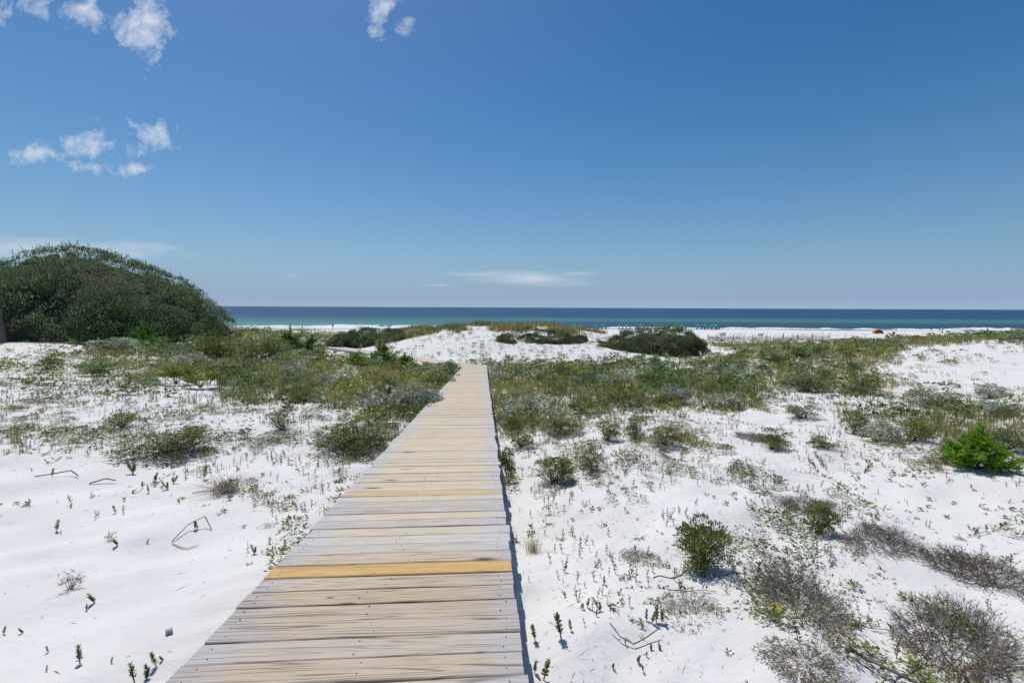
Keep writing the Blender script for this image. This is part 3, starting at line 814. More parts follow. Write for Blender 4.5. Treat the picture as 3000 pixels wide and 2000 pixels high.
# sprigs and weeds on the near sand
sp = [sprout(500 + q, 1.0, .3, [GREEN, OLIVE, GREEN, RED][q % 4], 9) for q in range(6)]
P, c = scatter_pts(g, 1.5, 16, 72, .03, 1.0, .55, .6, 26)
stuff('sand_sprigs', instances(g, sp, P, g.uniform(.035, .10, len(P)), 1, .2), M_LEAF, 'countless tiny upright sprigs dotted over the white sand', 'sprigs')
wd = [weed(520 + q, 15, [GREEN, OLIVE, RED, GREEN][q % 4], .34) for q in range(8)]
P, c = scatter_pts(g, 1.5, 13, 36, .08, 1.15, 1.0, .7, 27)
stuff('sand_weeds', instances(g, wd, P, g.uniform(.035, .12, len(P)), .7, .2), M_LEAF, 'small green weeds scattered across the sand', 'weeds')
P, c = scatter_pts(g, 1.5, 7, 90, .3, 1.0, .7, .2, 28, fn=lambda X, Y, px, py: px > 1500)
rd = [weed(540 + q, 14, RED, .4) for q in range(5)]
stuff('red_weeds', instances(g, rd, P, g.uniform(.02, .06, len(P)), .6, .25), M_LEAF, 'reddish brown creeping weeds on the right-hand sand', 'weeds')
# dead bits on the sand
P, c = scatter_pts(g, 1.4, 13, 260, 0.0, 1.1, .8, .6, 29)
P2, _ = scatter_pts(g, 1.4, 8, 9, -1, 2.5, .8, .3, 30)
P = np.concatenate([P, P2])
q = g.uniform(0, 6.283, len(P)); L = g.exponential(.022, len(P)) + .006
E = np.stack([np.cos(q) * L, np.sin(q) * L, .3 * L * g.random(len(P))], 1)
stuff('plant_litter', leaves(g, P + [[0, 0, .003]], E + [[0, 0, .001]], L * 1.0, .0045, pal(g, len(P), TWIG + RED)), M_TWIG, 'fine dead twigs and specks of litter strewn on the sand', 'litter')
# creeping runners
P, c = scatter_pts(g, 1.8, 13, 3.4, .12, 1.15, 1.5, .6, 32)
rn = [runner(560 + q, [GREEN, OLIVE, RED, OLIVE][q % 4], 16, .045, .05) for q in range(8)]
stuff('creeping_runners', instances(g, rn, P, g.uniform(.35, 1.0, len(P)), 1, .2), M_LEAF, 'creeping leafy runners trailing over the sand', 'creepers')

# ------------------------------------------------------------------ single plants
PROTO = {}
def proto(key, fn):
    if key not in PROTO:
        parts = fn()
        PROTO[key] = {nm: mesh_np(nm, *arr, M_LEAF if nm in ('foliage', 'seed_head') else M_TWIG) for nm, arr in parts.items()}
    return PROTO[key]
def plant(name, key, fn, px, py, wpx, hpx, label, group=None, cat='shrub', Y=None, dep=1.0, sink=.02, rz=None):
    if Y is None: q = ground_at(px, py)
    else:
        q = unproj(px, py, Y); q[2] = height(np.array([q[0]]), np.array([q[1]]))[0]
    dist = q[1]
    w, h_ = wpx / FPX * dist * 1.06, hpx / FPX * math.hypot(dist, CAM_Z - q[2]) * (1.18 if dist > 5 else 1.0)
    q = q + np.array([0, w * dep * .22, 0])
    q[2] = height(np.array([q[0]]), np.array([q[1]]))[0] - sink * h_
    o = empty(name, q, random.uniform(0, 6.28) if rz is None else rz, (w, w * dep, h_))
    for nm, me in proto(key, fn).items():
        c_ = obj(nm, me, o)
        if nm == 'flowers': c_['kind'] = 'stuff'
    return tag(o, label, cat, group)
def leafy(kind, px, py, w, h_, label, v=0, n=700, leaf=.07, cols=GREEN, name='leafy_shrub', dead=0, dep=.9, k=16, group=None, wl=.42):
    return plant(name, (kind, v), lambda: shrub(hash((kind, v)) % 9999 if False else 600 + 37 * v + len(kind) * 5, n, leaf, cols, k, .5, None, dead, wl), px, py, w, h_, label, group, dep=dep)

# mounds of wind-clipped scrub oak: an opaque core, coloured dark as gap shade, under a skin of leaves
def mound(name, label, ridge, n_leaf, leaf, lump, cols, seed, group=None, core_shade=(.045, .05, .026)):
    """ridge: list of (x, y, z_top, depth_front, depth_back) along the crown"""
    g = np.random.default_rng(seed)
    Rg = np.array(ridge, float); tt = np.linspace(0, 1, len(Rg))
    def surf(t, s):
        r_ = np.stack([np.interp(t, tt, Rg[:, i]) for i in range(5)], 1)
        dep = np.where(s < 0, r_[:, 3], r_[:, 4])
        x, y = r_[:, 0], r_[:, 1] + s * dep
        gz = height(x, y)
        endk = np.sqrt(np.clip(1 - (np.abs(2 * t - 1)) ** 10, 0, 1))
        prof = np.clip(1 - np.abs(s) ** 2.0, 0, 1) ** .62
        hgt = np.maximum(r_[:, 2] - height(r_[:, 0], r_[:, 1]), .1) * prof * endk
        z = np.maximum(gz, height(r_[:, 0], r_[:, 1]) * .5 + gz * .5) * 0 + gz + hgt
        bump = fbm(x / lump + z / lump * .7, y / lump - z / lump * .6, 4, seed) * lump * .55 + fbm(x / lump / 2.6 + z * .3, y / lump / 2.6 - z * .25, 2, seed + 3) * lump * 1.0 * np.clip(1 - np.abs(s), 0, .6)
        return np.stack([x, y, z], 1), bump
    nt, ns = 90, 46
    T, S = np.meshgrid(np.linspace(0, 1, nt), np.linspace(-1, 1, ns))
    Pm, bm = surf(T.ravel(), S.ravel())
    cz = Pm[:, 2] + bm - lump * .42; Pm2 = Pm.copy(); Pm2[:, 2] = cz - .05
    idx = np.arange(nt * ns).reshape(ns, nt)
    Fq = np.stack([idx[:-1, :-1].ravel(), idx[:-1, 1:].ravel(), idx[1:, 1:].ravel(), idx[1:, :-1].ravel()], 1)
    base = np.array([Rg[:, 0].mean(), Rg[:, 1].mean(), 0]); base[2] = height(base[:1], base[1:2])[0]
    root = empty(name, base)
    mm = mesh_np('branches', Pm2 - base, Fq, np.array(core_shade), M_TWIG, True)  # solid core, not single twigs; its dark colour paints shade between clumps
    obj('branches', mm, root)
    K = max(60, int(n_leaf / 125))
    t, s_ = g.random(K), g.uniform(-1, .75, K)
    low = g.random(K) < .45; s_[low] = -1 + .4 * g.random(low.sum()) ** 2
    Pc, bc = surf(t, s_)
    e = 1e-3
    du, dv = surf(np.clip(t + e, 0, 1), s_)[0] - Pc, surf(t, np.clip(s_ + e, -1, 1))[0] - Pc
    N = unit(np.cross(du, dv)); N *= np.where(N[:, 2:3] < 0, -1, 1); N = unit(N + [[0, -.25, 0]])
    rc = lump * g.uniform(.28, .62, K) * (1 - .5 * (t > .9))
    pk = fbm(Pc[:, 0] / lump / 1.1, Pc[:, 2] / lump / .8 + Pc[:, 1] / lump / 2, 2, seed + 6)
    rc = rc * np.where(pk < -.09, .5, 1.0 + .5 * np.clip(pk, 0, .3))
    Pc = Pc + [[0, 0, 1]] * bc[:, None] - N * (rc * .55 + np.where(pk < -.09, .3 * lump, 0))[:, None]
    toneK = (1 + .2 * g.normal(size=(K, 1)) + .9 * fbm(Pc[:, 0] / lump / 1.6, Pc[:, 2] / lump / 1.2 + Pc[:, 1] / lump / 2, 2, seed + 9)[:, None]).clip(.45, 1.6) * .9  # clump tones put deep shade and contrast into the leaf colour
    j = g.integers(0, K, n_leaf); nn = n_leaf
    d = unit(g.normal(size=(nn, 3)) + N[j] * 1.1 + [[0, 0, .35]])
    P = Pc[j] + d * (rc[j] * (.62 + .45 * g.random(nn)))[:, None]
    L = leaf * g.uniform(.6, 1.35, nn)
    P[:, 2] = np.maximum(P[:, 2], height(P[:, 0], P[:, 1]) + .03)
    fol = leaves(g, P - base, d * .7 + [[0, 0, .4]] + .6 * g.normal(size=(nn, 3)), L, L * .5, pal(g, nn, cols) * toneK[j])
    obj('foliage', mesh_np('foliage', *fol, M_LEAF), root)
    # shoots that break the outline
    m_ = max(20, n_leaf // 160); t, s_ = g.random(m_), g.uniform(-.35, .35, m_)
    P, bp = surf(t, s_); P = P + [[0, 0, 1]] * bp[:, None] - [[0, 0, .1]]
    E = P + np.stack([g.normal(0, .14, m_), g.normal(0, .14, m_), g.uniform(.15, .7, m_) ** 1.3], 1) * lump * .8
    j = np.repeat(np.arange(m_), 9); Q = P[j] + (E - P)[j] * g.uniform(.3, 1.05, (len(j), 1))
    L = leaf * g.uniform(.6, 1.1, len(j))
    obj('shoots', mesh_np('shoots', *cat_parts([segs(P - base, E - base, .012, .006, BARK),
        leaves(g, Q - base, g.normal(size=(len(j), 3)) + [[0, 0, .5]], L, L * .5, pal(g, len(j), cols))]), M_LEAF), root)
    return tag(root, label, 'shrub', group)
def rp(px, py, Y, f, b_): 
    q = unproj(px, py, Y); return (q[0], q[1], q[2], f, b_)
OAKM = OAK
mound('scrub_oak_mound', 'huge dark green wind-clipped scrub oak mound at the left edge',
      [rp(-330, 735, 36, 7, 6), rp(-200, 690, 35, 7.5, 7), rp(-90, 678, 34.5, 8, 8), rp(0, 650, 34, 8, 8), rp(60, 619, 33.5, 8, 8), rp(120, 588, 33, 8, 8), rp(165, 582, 33, 8, 8), rp(235, 588, 33, 7.6, 8), rp(290, 607, 33, 7, 7.5),
       rp(350, 638, 32.5, 6, 7), rp(405, 667, 32, 5, 6), rp(450, 697, 31.5, 4, 5), rp(490, 730, 31.3, 3, 4), rp(515, 765, 31.2, 2, 3)], 120000, .115, 1.5, OAKM, 71)
mound('scrub_oak_mound', 'dark rounded scrub oak with dead twigs beside the far boardwalk run',
      [rp(752, 797, 46, 1.2, 1), rp(785, 768, 46, 2, 2), rp(830, 754, 46.5, 2.6, 2.4), rp(875, 755, 47, 2.6, 2.4), rp(915, 768, 47, 2.2, 2), rp(958, 796, 47, 1.2, 1)], 22000, .13, 1.0, OAKM, 72)
mound('scrub_oak_mound', 'large olive dome of scrub oak on the pale dune at mid right',
      [rp(1376, 808, 41, 1.2, 1), rp(1405, 782, 41.5, 2.4, 2), rp(1450, 762, 42, 3.0, 2.4), rp(1510, 752, 42, 3.2, 2.6), rp(1565, 757, 42, 3, 2.6), rp(1600, 774, 42, 2.2, 2), rp(1628, 800, 42, 1.0, 1)], 30000, .125, 1.1,
      OAK + OLIVE[:1], 73)
mound('scrub_oak_mound', 'low flat scrub oak patch on the white dune face behind the boardwalk end',
      [rp(1148, 792, 42, 1.2, .8), rp(1170, 772, 42.5, 2.2, 1.3), rp(1225, 764, 43, 2.6, 1.5), rp(1290, 768, 43, 2.5, 1.4), rp(1325, 778, 43, 1.8, 1), rp(1344, 796, 43, .8, .6)], 20000, .12, 1.0,
      OAK + OLIVE[:1], 74)

SH = 'shrubs in the dune hollow'
cn = dict(cat='shrub')
def pine(px, py, w, h_, label, v=0, cols=BRIGHT, name='young_pine', nd=90, nb=34, nl=.12):
    return plant(name, ('pine', v, nd), lambda: conifer(700 + v, cols, nb, nd, nl), px, py, w, h_, label, None, 'tree' if name == 'young_pine' else 'shrub')
def silver(px, py, w, h_, label, v=0): return leafy('silver', px, py, w, h_, label, v, 800, .075, SILVER, 'silver_shrub', 40, k=18)
BROWN = [(.24, .19, .14), (.19, .145, .105)]
def twigs(px, py, w, h_, label, v=0, lf=90, dep=.6): return plant('dead_twig_shrub', ('twig', v), lambda: twig_shrub(800 + v, 170, TWIG + BROWN, lf * 3), px, py, w, h_, label, None, dep=dep)

# left of the boardwalk
pine(318, 796, 62, 52, 'feathery yellow-green bush at the foot of the big oak mound', 0, CONIF + BRIGHT[:1], 'feathery_bush')
pine(345, 812, 48, 34, 'smaller feathery green bush below the yellow-green one', 1, CONIF, 'feathery_bush')
silver(238, 812, 95, 32, 'pale silver shrub on sand below the big oak mound', 0)
leafy('round', 490, 822, 104, 54, 'rounded green shrub touching the right foot of the oak mound', 0, 1500, .05, GREEN, k=24)
leafy('round', 585, 832, 125, 58, 'wide glossy green shrub right of the rounded one below the mound', 1, 1700, .05, GREEN, k=26)
pine(662, 806, 62, 54, 'tall bright green juniper-like bush against the left beach', 2, CONIF, 'feathery_bush', 80)
pine(712, 812, 60, 40, 'lower bright green bush right of the tall juniper-like one', 3, CONIF, 'feathery_bush', 80)
pine(872, 842, 66, 58, 'tallest yellow-green sapling in the clump before the far boardwalk', 4, BRIGHT[:2] + CONIF)
pine(815, 846, 74, 34, 'low bright sapling at the left end of the clump before the far boardwalk', 5, BRIGHT[:2] + CONIF)
pine(925, 855, 72, 40, 'bright green sapling at the right end of the clump near the bend', 6, BRIGHT[:2] + CONIF)
leafy('round', 1030, 866, 54, 36, 'dark green bush at the inner corner of the boardwalk bend', 2, 1000, .06, OAKM)
leafy('round', 1000, 892, 90, 36, 'leafy bush beside the deck just before the bend', 3, 1000, .06, GREEN)
silver(950, 950, 132, 56, 'bright silver shrub leaning over the left edge of the boardwalk', 1)
leafy('round', 885, 930, 86, 54, 'dark green shrub behind the silver one left of the boardwalk', 4, 1100, .055, OAKM + GREEN, dead=60)
leafy('round', 965, 968, 96, 34, 'low green shrub between the silver one and the deck edge', 5, 900, .06, GREEN)
silver(436, 850, 100, 32, 'pale silver shrub behind the saw palmetto', 2)
silver(668, 866, 62, 28, 'small pale shrub amid grass below the glossy green shrub', 3)
silver(780, 893, 60, 26, 'washed-out silver shrub in the middle of the left hollow', 0)
leafy('round', 215, 866, 84, 36, 'dark spreading shrub on open sand at the far left', 6, 700, .07, GREEN + OAKM, dead=40)
leafy('round', 95, 850, 66, 26, 'small green shrub alone on sand near the left edge', 7, 500, .08, GREEN)
leafy('round', 790, 1046, 205, 62, 'broad leafy shrub beside the left edge of the middle boardwalk', 8, 1600, .045, GREEN, dead=90, k=26)
leafy('round', 350, 1052, 210, 52, 'spreading green shrub with dry grass on the left sand', 9, 1500, .045, GREEN + OLIVE, dead=90, k=26)
leafy('round', 640, 992, 84, 42, 'small shrub with a crooked bare stem left of the boardwalk', 10, 500, .07, GREEN + OLIVE, dead=30)
leafy('round', 860, 1030, 70, 34, 'shrub tucked between the broad leafy one and the deck', 3, 1000, .06, GREEN)
leafy('round', 690, 925, 78, 34, 'green mound at the lower edge of the left hollow', 5, 900, .06, GREEN)
leafy('round', 600, 893, 70, 26, 'olive bush in the grass right of the saw palmetto', 11, 700, .07, OLIVE)
leafy('round', 270, 985, 70, 30, 'grey-green low bush on the left sand', 11, 700, .07, OLIVE)
leafy('round', 435, 1005, 66, 30, 'little grassy bush above the spreading shrub on the left sand', 6, 700, .07, GREEN)

# right of the boardwalk
silver(1215, 975, 140, 50, 'large silver shrub hugging the right edge of the boardwalk', 2)
leafy('round', 1175, 990, 70, 34, 'green shrub wedged between silver shrub and the deck', 12, 900, .06, GREEN)
leafy('round', 1300, 1003, 110, 36, 'low green shrub in front of the large silver one', 13, 1100, .055, GREEN + OLIVE, dead=50)
leafy('round', 1166, 1112, 42, 74, 'narrow upright green shrub pressed against the right deck edge', 14, 700, .08, GREEN)
leafy('round', 1200, 1030, 84, 32, 'sparse shrub on sand close to the right deck edge', 15, 500, .08, GREEN + OLIVE)
leafy('round', 1275, 1120, 104, 58, 'green shrub with grey dead twigs in its middle', 16, 900, .065, GREEN, dead=160)
leafy('round', 1362, 1088, 70, 44, 'dark twiggy shrub right of the one with grey dead middle', 17, 600, .07, OLIVE, dead=140)
leafy('round', 1396, 1015, 72, 38, 'olive shrub, first of three in a row above it on sand', 18, 800, .065, OLIVE + GREEN)
leafy('round', 1462, 1012, 74, 46, 'tallest and middle shrub of three in a row on sand', 19, 900, .06, GREEN, dead=40)
leafy('round', 1530, 1030, 88, 40, 'grey-green shrub, last of three in a row on sand', 20, 900, .06, OLIVE, dead=80)
leafy('round', 1345, 952, 92, 34, 'dark shrub at the lower edge of the right hollow', 21, 900, .06, OAKM + GREEN)
pine(1237, 888, 30, 26, 'tiny yellow-green sapling in the grass of the right hollow', 7)
leafy('round', 1512, 852, 46, 28, 'dark round bush below the large oak dome', 22, 800, .07, OAKM + GREEN)
leafy('round', 1290, 868, 70, 30, 'dark bush in the right hollow behind the boardwalk end', 23, 800, .07, OAKM + GREEN)
leafy('round', 1365, 872, 56, 30, 'round green bush in the centre of the right hollow', 24, 800, .07, GREEN)
leafy('round', 1490, 880, 60, 26, 'deep green bush left of the silver pair', 25, 800, .07, OAKM + GREEN)
twigs(1450, 925, 120, 34, 'grey leafless shrub behind the tall sea oat stalk', 0, 60, .8)
silver(1560, 930, 96, 40, 'left one of two silver shrubs in the right hollow', 3)
leafy('round', 1525, 938, 60, 30, 'green bush in front of the left silver shrub', 26, 800, .07, GREEN)
silver(1675, 940, 96, 36, 'right one of two silver shrubs in the right hollow', 1)
leafy('round', 1735, 915, 50, 20, 'small dark clump on bare sand right of the silver pair', 27, 600, .08, OLIVE)
leafy('round', 1972, 866, 46, 30, 'lone round bush casting shade on the white right dune', 28, 900, .065, GREEN + OAKM)
leafy('round', 1865, 902, 120, 44, 'broad dark green shrub at the foot of the right dune', 29, 1500, .05, OAKM + GREEN, dead=60, k=24)
leafy('round', 1900, 880, 60, 26, 'bright bush atop the broad dark one below the right dune', 24, 800, .07, GREEN)
leafy('round', 1775, 838, 60, 28, 'upper left bush of the pair above the right hollow', 25, 800, .07, GREEN)
leafy('round', 1845, 828, 56, 30, 'tall grey-green bush on the grassy slope under the fence', 22, 800, .07, OLIVE)
silver(1990, 905, 70, 26, 'silver shrub beside the broad dark one below the right dune', 2)
silver(2165, 938, 110, 36, 'silver mound on the lower flank of the right dune', 3)
silver(2296, 914, 70, 30, 'grey shrub alone on the white dune near the right edge', 0)
silver(2310, 955, 110, 30, 'wide faded silver patch at the right edge', 1)
leafy('round', 1972, 1000, 66, 42, 'dense green shrub in the slope right of centre', 30, 900, .06, GREEN)
silver(2032, 1018, 90, 40, 'silver twiggy shrub between two green ones on the right', 2)
leafy('round', 2110, 1016, 100, 44, 'grassy green shrub right of the silver twiggy one', 31, 1000, .055, GREEN + OLIVE, dead=60)
leafy('round', 1785, 1036, 84, 46, 'leafy shrub with purple-grey twigs on its left', 32, 900, .06, GREEN, dead=90)
leafy('round', 1900, 1032, 70, 26, 'flat green shrub on the diagonal bank right of centre', 33, 700, .07, GREEN)
leafy('round', 1850, 965, 84, 34, 'dark green shrub on sand above the flat one', 34, 900, .06, OAKM + GREEN)
pine(2278, 1088, 135, 92, 'vivid yellow-green young pine at the right edge', 8, BRIGHT, 'young_pine', 190, 60, .13)
leafy('round', 2185, 1068, 80, 32, 'dull green shrub at the left foot of the vivid pine', 35, 800, .06, OLIVE)
leafy('round', 2325, 1040, 90, 50, 'dark grassy shrub behind the vivid pine', 29, 1500, .05, OAKM + GREEN)
leafy('hero', 1622, 1318, 150, 118, 'upright bushy green shrub standing alone in the right foreground', 0, 1900, .062, GREEN + GREEN + OLIVE, dead=50, k=22, wl=.32)
leafy('hero', 1893, 1232, 88, 72, 'small dense green shrub between two grey twig shrubs', 1, 1100, .075, GREEN, k=18, wl=.32)
twigs(1860, 1405, 290, 120, 'largest grey leafless shrub in the right foreground', 1, 110)
twigs(1855, 1165, 110, 40, 'grey twig shrub left of the small dense green one', 2, 20)
twigs(2035, 1258, 190, 66, 'grey twig shrub right of the small dense green one', 3, 40)
twigs(2275, 1335, 200, 96, 'grey twig shrub at the right edge above the corner', 4, 60)
twigs(2235, 1510, 330, 130, 'dark twig thicket filling the lower right corner', 5, 120)
twigs(1735, 1012, 70, 34, 'small purple-grey twig clump left of the leafy shrub', 6, 10)

# grass clumps seen one by one
def clump(name, px, py, w, h_, label, v, cols, n_=120, bend=(.3, 1.1), dry=.4, sw=.11):
    return plant(name, ('clump', v), lambda: {'foliage': tuft(900 + v, n_, cols, 1.0, bend, sw * .1, sw, dry)}, px, py, w, h_, label, None, 'grass')
clump('grass_clump', 1225, 1274, 60, 50, 'brownish grass tuft on sand right of the deck', 0, DRY + GRASS, 130, (.1, .5))
clump('grass_clump', 505, 1140, 110, 66, 'dead grey-brown grass ball on the left sand', 1, TWIG + DRY[2:], 200, (.5, 1.4), .2)
clump('grass_clump', 1255, 1075, 60, 64, 'stiff green grass blades beside the dead-centred shrub', 2, GRASSG, 22, (.05, .5), .1)
clump('grass_clump', 1390, 1078, 40, 46, 'rust-coloured grass tuft right of the dark twiggy shrub', 3, DRY, 40, (.1, .6), .9)
clump('grass_clump', 18, 1020, 60, 60, 'thin dry grass clump at the left edge', 4, DRY + GRASS, 60, (.1, .6))
clump('grass_clump', 185, 815, 110, 18, 'arched orange-tan dry grass near the silver shrub below the mound', 5, DRY, 120, (.8, 1.5), 1)
clump('grass_clump', 1910, 1500, 110, 60, 'spiky pale grass sprouting from the twig thicket', 6, GRASS, 30, (.1, .7))

# saw palmetto: each fan is a part
def palmetto(px, py, w, h_, label, v):
    g = np.random.default_rng(950 + v)
    q = ground_at(px, py); sc, hz_ = w / FPX * q[1], h_ / FPX * q[1]
    root = empty('saw_palmetto', q, 0, (sc, sc, hz_))
    for f_ in range(11):
        a = f_ * 2.4 + g.normal(0, .2); tilt = g.uniform(.35, 1.2)
        dirv = np.array([math.cos(a) * tilt, math.sin(a) * tilt, 1.0]); dirv /= np.linalg.norm(dirv)
        hub = dirv * g.uniform(.25, .5)
        side = np.cross(dirv, [0, 0, 1.]); side /= np.linalg.norm(side)
        th = np.linspace(-1.35, 1.35, 17)
        D = dirv[None] * np.cos(th)[:, None] + side[None] * np.sin(th)[:, None] + [[0, 0, .1]]
        L = .42 * (1 - .25 * np.abs(th) / 1.35)
        parts = [segs(np.zeros((1, 3)), hub[None], .012, .009, (.12, .15, .04)),
                 leaves(g, np.tile(hub, (17, 1)), D, L, .045, pal(g, 17, [(.17, .25, .04), (.22, .28, .05), (.13, .19, .03), (.3, .3, .08)]))]
        obj('fan_leaf', mesh_np('fan_leaf', *cat_parts(parts), M_LEAF), root)
    return tag(root, label, 'palmetto', 'saw palmettos on the left sand')
palmetto(405, 882, 92, 64, 'left one of two saw palmettos with spiky fans', 0)
palmetto(460, 890, 90, 62, 'right one of two saw palmettos with spiky fans', 1)

# sea oats
def sea_oat_parts(seed, blade_n=9):
    g = np.random.default_rng(seed)
    pts = np.array([[0, 0, 0], [.01, 0, .4], [.03, .01, .75], [.08, .01, .93], [.13, .02, .98]])
    n_ = 46; t = g.random(n_); P = np.stack([np.interp(t, [0, 1], [.03, .15]), g.normal(0, .012, n_), np.interp(t, [0, .6, 1], [.66, .92, .97])], 1)
    D = np.stack([.5 + g.normal(0, .4, n_), g.normal(0, .4, n_), -.1 + g.normal(0, .5, n_)], 1)
    return {'stalk': segs(pts[:-1], pts[1:], .006, .005, (.34, .29, .14)), 'seed_head': leaves(g, P, D, .06, .022, pal(g, n_, [(.48, .36, .15), (.55, .42, .2), (.38, .29, .12)])),
            'foliage': tuft(seed + 1, blade_n, GRASS, .5, (.2, .8), .012, .02)}
def sea_oat(px, py, h_, label, v=0, Y=None, rz=0.0):
    return plant('sea_oat', ('oat', v), lambda: sea_oat_parts(980 + v), px, py, h_, h_, label, 'sea oats standing above the grass', 'sea oat', Y, rz=rz)
sea_oat(1402, 948, 76, 'tall golden sea oat stalk standing above the right hollow', 0)
sea_oat(650, 870, 56, 'sea oat with drooping head in the grass below the glossy green shrub', 1)
sea_oat(758, 862, 52, 'sea oat left of the bright sapling clump', 2)
sea_oat(818, 858, 60, 'sea oat rising through the left end of the sapling clump', 0)
sea_oat(856, 846, 58, 'sea oat rising behind the tallest sapling', 1)
sea_oat(868, 850, 62, 'sea oat touching the tallest sapling on its right', 2)
sea_oat(948, 862, 44, 'sea oat at the right end of the sapling clump', 0, rz=2.6)
sea_oat(845, 940, 74, 'thin sea oat stalk behind the dark shrub left of the boardwalk', 1)

# brown mats
def mat_plant(px, py, w, h_, label, v):
    def fn():
        g = np.random.default_rng(1000 + v); n_ = 1500
        a = g.uniform(0, 6.283, n_); r_ = .5 * np.sqrt(g.random(n_)) * (.7 + .5 * vnoise(np.cos(a) * 2 + 9, np.sin(a) * 2 + v * 5))
        P = np.stack([r_ * np.cos(a), r_ * np.sin(a), g.uniform(.02, .3, n_)], 1)
        D = g.normal(size=(n_, 3)); D[:, 2] = np.abs(D[:, 2]) + .3
        return {'foliage': leaves(g, P, D, .045, .02, pal(g, n_, RED + RED + OLIVE)), 'branches': segs(P[:200] * [.6, .6, 0], P[:200], .004, .002, pal(g, 200, TWIG))}
    q = ground_at(px, py); 
    return plant('creeping_mat', ('mat', v), fn, px, py, w, h_, label, None, 'mat plant', dep=.75)
mat_plant(1480, 1292, 110, 18, 'purplish brown creeping mat left of the upright bushy shrub', 0)
mat_plant(1600, 1425, 180, 22, 'red-brown creeping mat in front of the upright bushy shrub', 1)
mat_plant(1870, 1560, 220, 20, 'red-brown weedy mat at the bottom edge right of centre', 2)
def flowering(px, py, w, label, v):
    def fn():
        a = shrub(1100 + v, 260, .11, GREEN, 8); g = np.random.default_rng(5 + v)
        P = np.stack([g.normal(0, .12, 12), g.normal(0, .12, 12), g.uniform(.8, 1, 12)], 1)
        j = np.repeat(np.arange(12), 6); D = g.normal(size=(72, 3))
        a['flowers'] = leaves(g, P[j], D, .07, .05, pal(g, 72, [(.8, .66, .03)], .1)); return a
    return plant('flowering_weed', ('flower', v), fn, px, py, w, w * .55, label, None, 'weed')
flowering(1790, 1434, 60, 'low green weed with yellow flowers in the right foreground', 0)
flowering(2105, 1560, 56, 'green weed with tiny yellow flowers near the bottom right', 1)

# sprouts one can count on the bare sand (photo pixels of the full-size picture)
SP_L = [(165,1559,30),(340,1505,22),(346,1601,22),(429,1592,12),(572,1553,22),(580,1553,22),(279,1764,28),(253,1787,16),(235,1944,42),(136,1967,14),(325,1944,14),
 (459,1951,36),(478,1938,16),(394,1997,44),(429,1997,30),(69,1856,16),(10,1861,18),(142,1909,16),(746,1626,22),(767,1624,10),(781,1622,11),(800,1618,15),(827,1615,18),
 (838,1607,22),(390,1391,36),(454,1410,24),(417,1431,18),(436,1444,20),(492,1437,22),(509,1417,22),(526,1477,16),(597,1406,34),(152,1396,20),(95,1382,10),(205,1490,12)]
SP_R = [(1644,1873,60),(1674,1849,26),(1657,1750,16),(1720,1782,26),(1709,1784,16),(1701,1784,16),(1759,1793,22),(1747,1806,18),(1772,1715,24),(1893,1824,26),(1909,1826,30),
 (1922,1826,40),(1940,1829,34),(1592,1990,50),(1868,1942,22),(1796,1956,16),(1931,1907,16),(1907,1907,16),(1833,1887,14),(1893,1927,14),(1885,1969,18),(1566,1975,30),(1568,1880,40)]
SPM = [mesh_np('sprout', *sprout(1200 + q, 1.0, .2, GREEN + GREEN[:1] + CONIF[:1], 46, 1 if q % 3 else 2), M_LEAF) for q in range(5)]
SPN = {(235,1944): 'tall thick green sprout with a fuzzy tip in the bare left sand', (165,1559): 'flat-topped green sprout alone on the left sand', (279,1764): 'curled stubby green sprout in the middle of the left sand',
       (459,1951): 'leaning tall green sprout beside the deck at the bottom left', (394,1997): 'slanting green sprout cut by the bottom edge left of the deck', (10,1861): 'sprout at the left picture edge in bare sand',
       (390,1391): 'dark bushy sprout below the spreading shrub on the left sand', (597,1406): 'dark sprout just left of the dead grass ball', (1644,1873): 'tallest forked green sprout right of the deck',
       (1592,1990): 'slanting sprout beside the deck shadow at the bottom edge', (1922,1826): 'thick upright sprout in the tight row right of centre', (1772,1715): 'curved thick sprout above the arched stem',
       (1657,1750): 'tiny V-shaped sprout left of the arched stem', (1568,1880): 'sprout growing in the deck shadow', (746,1626): 'leftmost sprout of the little row beside the deck', (838,1607): 'rightmost sprout of the little row, touching the deck'}
for lst, lab, grp in ((SP_L, 'small upright green sprout in the bare white sand left of the boardwalk', 'sprouts in the left sand'),
                      (SP_R, 'small upright green sprout in the white sand right of the deck', 'sprouts in the right sand')):
    for x, y, hh in lst:
        q = ground_at(x * .784, y * .784); h_ = hh * .784 / FPX * math.hypot(q[1], CAM_Z - q[2]) * 1.1
        if on_deck(q[0:1], q[1:2], .01)[0]: continue
        o = obj('sprout', SPM[random.randrange(5)], None, q - [0, 0, .004])
        o.rotation_euler = (0, 0, random.uniform(0, 6.28)); o.scale = (h_ * 1.15, h_ * 1.15, h_)
        tag(o, SPN.get((x, y), lab), 'sprout', grp)
leafy('fuzzy', 249, 1246, 26, 20, 'spiky star-shaped green seedling on the left sand', 0, 60, .3, GREEN, 'seedling', k=5, wl=.2)
leafy('fuzzy', 150, 1362, 62, 44, 'small purplish bare-twigged shrublet on the left sand', 1, 26, .1, RED, 'shrublet', dead=150, k=9)

